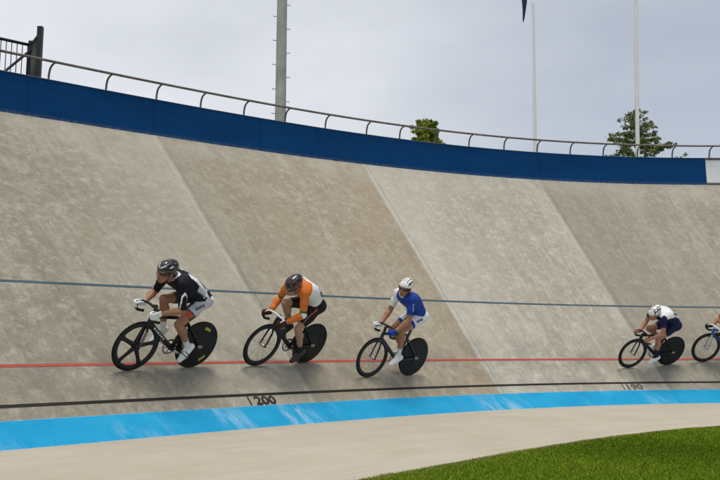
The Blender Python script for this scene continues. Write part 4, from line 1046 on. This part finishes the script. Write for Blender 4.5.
def barsA(J, hip, sh):
    r_ = np.random.default_rng(3)
    out = []; x = -.09; B_ = []
    for i in range(6):
        w_ = .010+.010*r_.random(); B_.append((x, x+w_, -.020, .020 if i % 2 else .008)); x += w_+.009
    out.append(('thigh_lettering', hip+(.10, .13, -.055), (-.83, 0, .42), (0, 1, .12), B_, C_GRY)); 
    out.append(('flank_lettering', hip+(.17, .12, .10), (-.86, 0, -.35), (0, 1, .1), [(-.08, -.05, -.010, .010), (-.04, .0, -.010, .008), (.01, .03, -.010, .010), (.04, .075, -.010, .008)], C_GRY))
    return out
def barsC(J, hip, sh):
    return [('thigh_lettering', hip+(.14, .13, -.05), (-.86, 0, .38), (0, 1, .12), [(-.06, -.045, -.02, .02), (-.035, -.015, -.02, .016), (-.005, .012, -.016, .02), (.022, .044, -.02, .016), (.054, .07, -.02, .02)], C_BLU),
            ('sleeve_lettering', sh+(.02, .22, -.10), (.1, 0, 1), (0, 1, 0), [(-.06, -.04, -.008, .008), (-.03, -.005, -.008, .008), (.005, .02, -.008, .008), (.03, .055, -.008, .008)], C_LIL)]
make_person('a', 'rider leading the line, in black and white kit, black helmet and white gloves', dict(
    hip=(-.255, .99), sh=(.245, 1.195), head=(.430, 1.312, .03), pitch=-14, yaw=8, toe=(52, 40), skin=('tanned_skin', (.34, .165, .095)), sleeve=1.1, arch=.06,
    jersey=jerA, jmats=[C_BLK, C_WHT, C_LIL], shorts=shoA, smats=[C_GRY, C_LIL, C_RED], short=.70, glove=(C_WHT, C_WHT), shoe=[C_SHOE, M_TAPE, C_GRY], sockm=C_WSOCK, sock=.72,
    helmet=('black', [H_BLK, H_VENT, H_WHT], hA), number=('40', .14, .95, C_BLK), bars=barsA))
make_person('b', 'rider in orange and white jersey, black shorts and red-striped black helmet', dict(
    hip=(-.235, .985), sh=(.225, 1.205), head=(.372, 1.250, .03), pitch=-36, yaw=8, toe=(40, 30), skin=('pale_tan_skin', (.42, .24, .16)), sleeve=1.1, fore=.86, arch=.09,
    jersey=jerB, jmats=[C_ORG, C_WHT, C_GRN, C_BRN], shorts=shoB, smats=[C_BRN, C_STR], short=.80, glove=(C_MAR, C_MAR), bare_tips=False, shoe=[C_SHOEB, M_TAPE, M_TAPE], sockm=C_GBLK, sock=.80,
    helmet=('black', [H_BLK, H_VENT, H_RED], hB), number=('05', .40, .95, C_NVY)))
make_person('c', 'rider sitting upright in royal blue jersey, white shorts and white helmet', dict(
    hip=(-.285, 1.045), sh=(.130, 1.325), head=(.225, 1.475, .03), pitch=-14, yaw=22, toe=(24, 34), skin=('brown_skin', (.36, .17, .10)), sleeve=.72, arch=.05, ua=.31, fa=.275, flare=.3,
    jersey=jerC, jmats=[C_BLU, C_WHT], shorts=shoC, smats=[C_WHT, C_BLU], short=.62, glove=(C_BLU, C_WHT), shoe=[C_SHOE, M_TAPE, C_WHT], sockm=C_WSOCK, sock=.70, th=.43, shk=.43,
    helmet=('white', [H_WHT, H_VENT, H_BLK], hC), bars=barsC))
make_person('d', 'rider in navy jersey with white numbered back and white helmet, second from the right', dict(
    hip=(-.285, .96), sh=(.140, 1.150), head=(.292, 1.210, .03), pitch=-30, yaw=14, toe=(24, 35), skin=('ruddy_skin', (.42, .19, .12)), sleeve=.55, arch=.115, ua=.28, fa=.25,
    jersey=jerD, jmats=[C_NVY, C_WHT], shorts=shoD, smats=[C_NVY], short=.62, shoe=[C_SHOE, M_TAPE, C_WHT], sockm=C_NVY, sock=.62, shades=False,
    helmet=('white', [H_WHT, H_VENT, H_BLK], hD), number=('55', .62, .85, C_NVY)))
make_person('e', 'rider cut off at the right edge with only a gloved arm showing', dict(
    hip=(-.285, .96), sh=(.085, 1.115), head=(.20, 1.235, .03), pitch=-20, yaw=14, toe=(24, 35), skin=('ruddy_skin', (.42, .19, .12)), sleeve=.30, arch=.07, ua=.28, fa=.25,
    jersey=jerD, jmats=[C_BLU, C_WHT], shorts=shoD, smats=[C_NVY], short=.62, glove=(C_GBLK, C_GBLK), shoe=[C_SHOE, M_TAPE, C_WHT], sockm=C_WSOCK, sock=.72, shades=True,
    helmet=('white', [H_WHT, H_VENT, H_BLK], hD)))
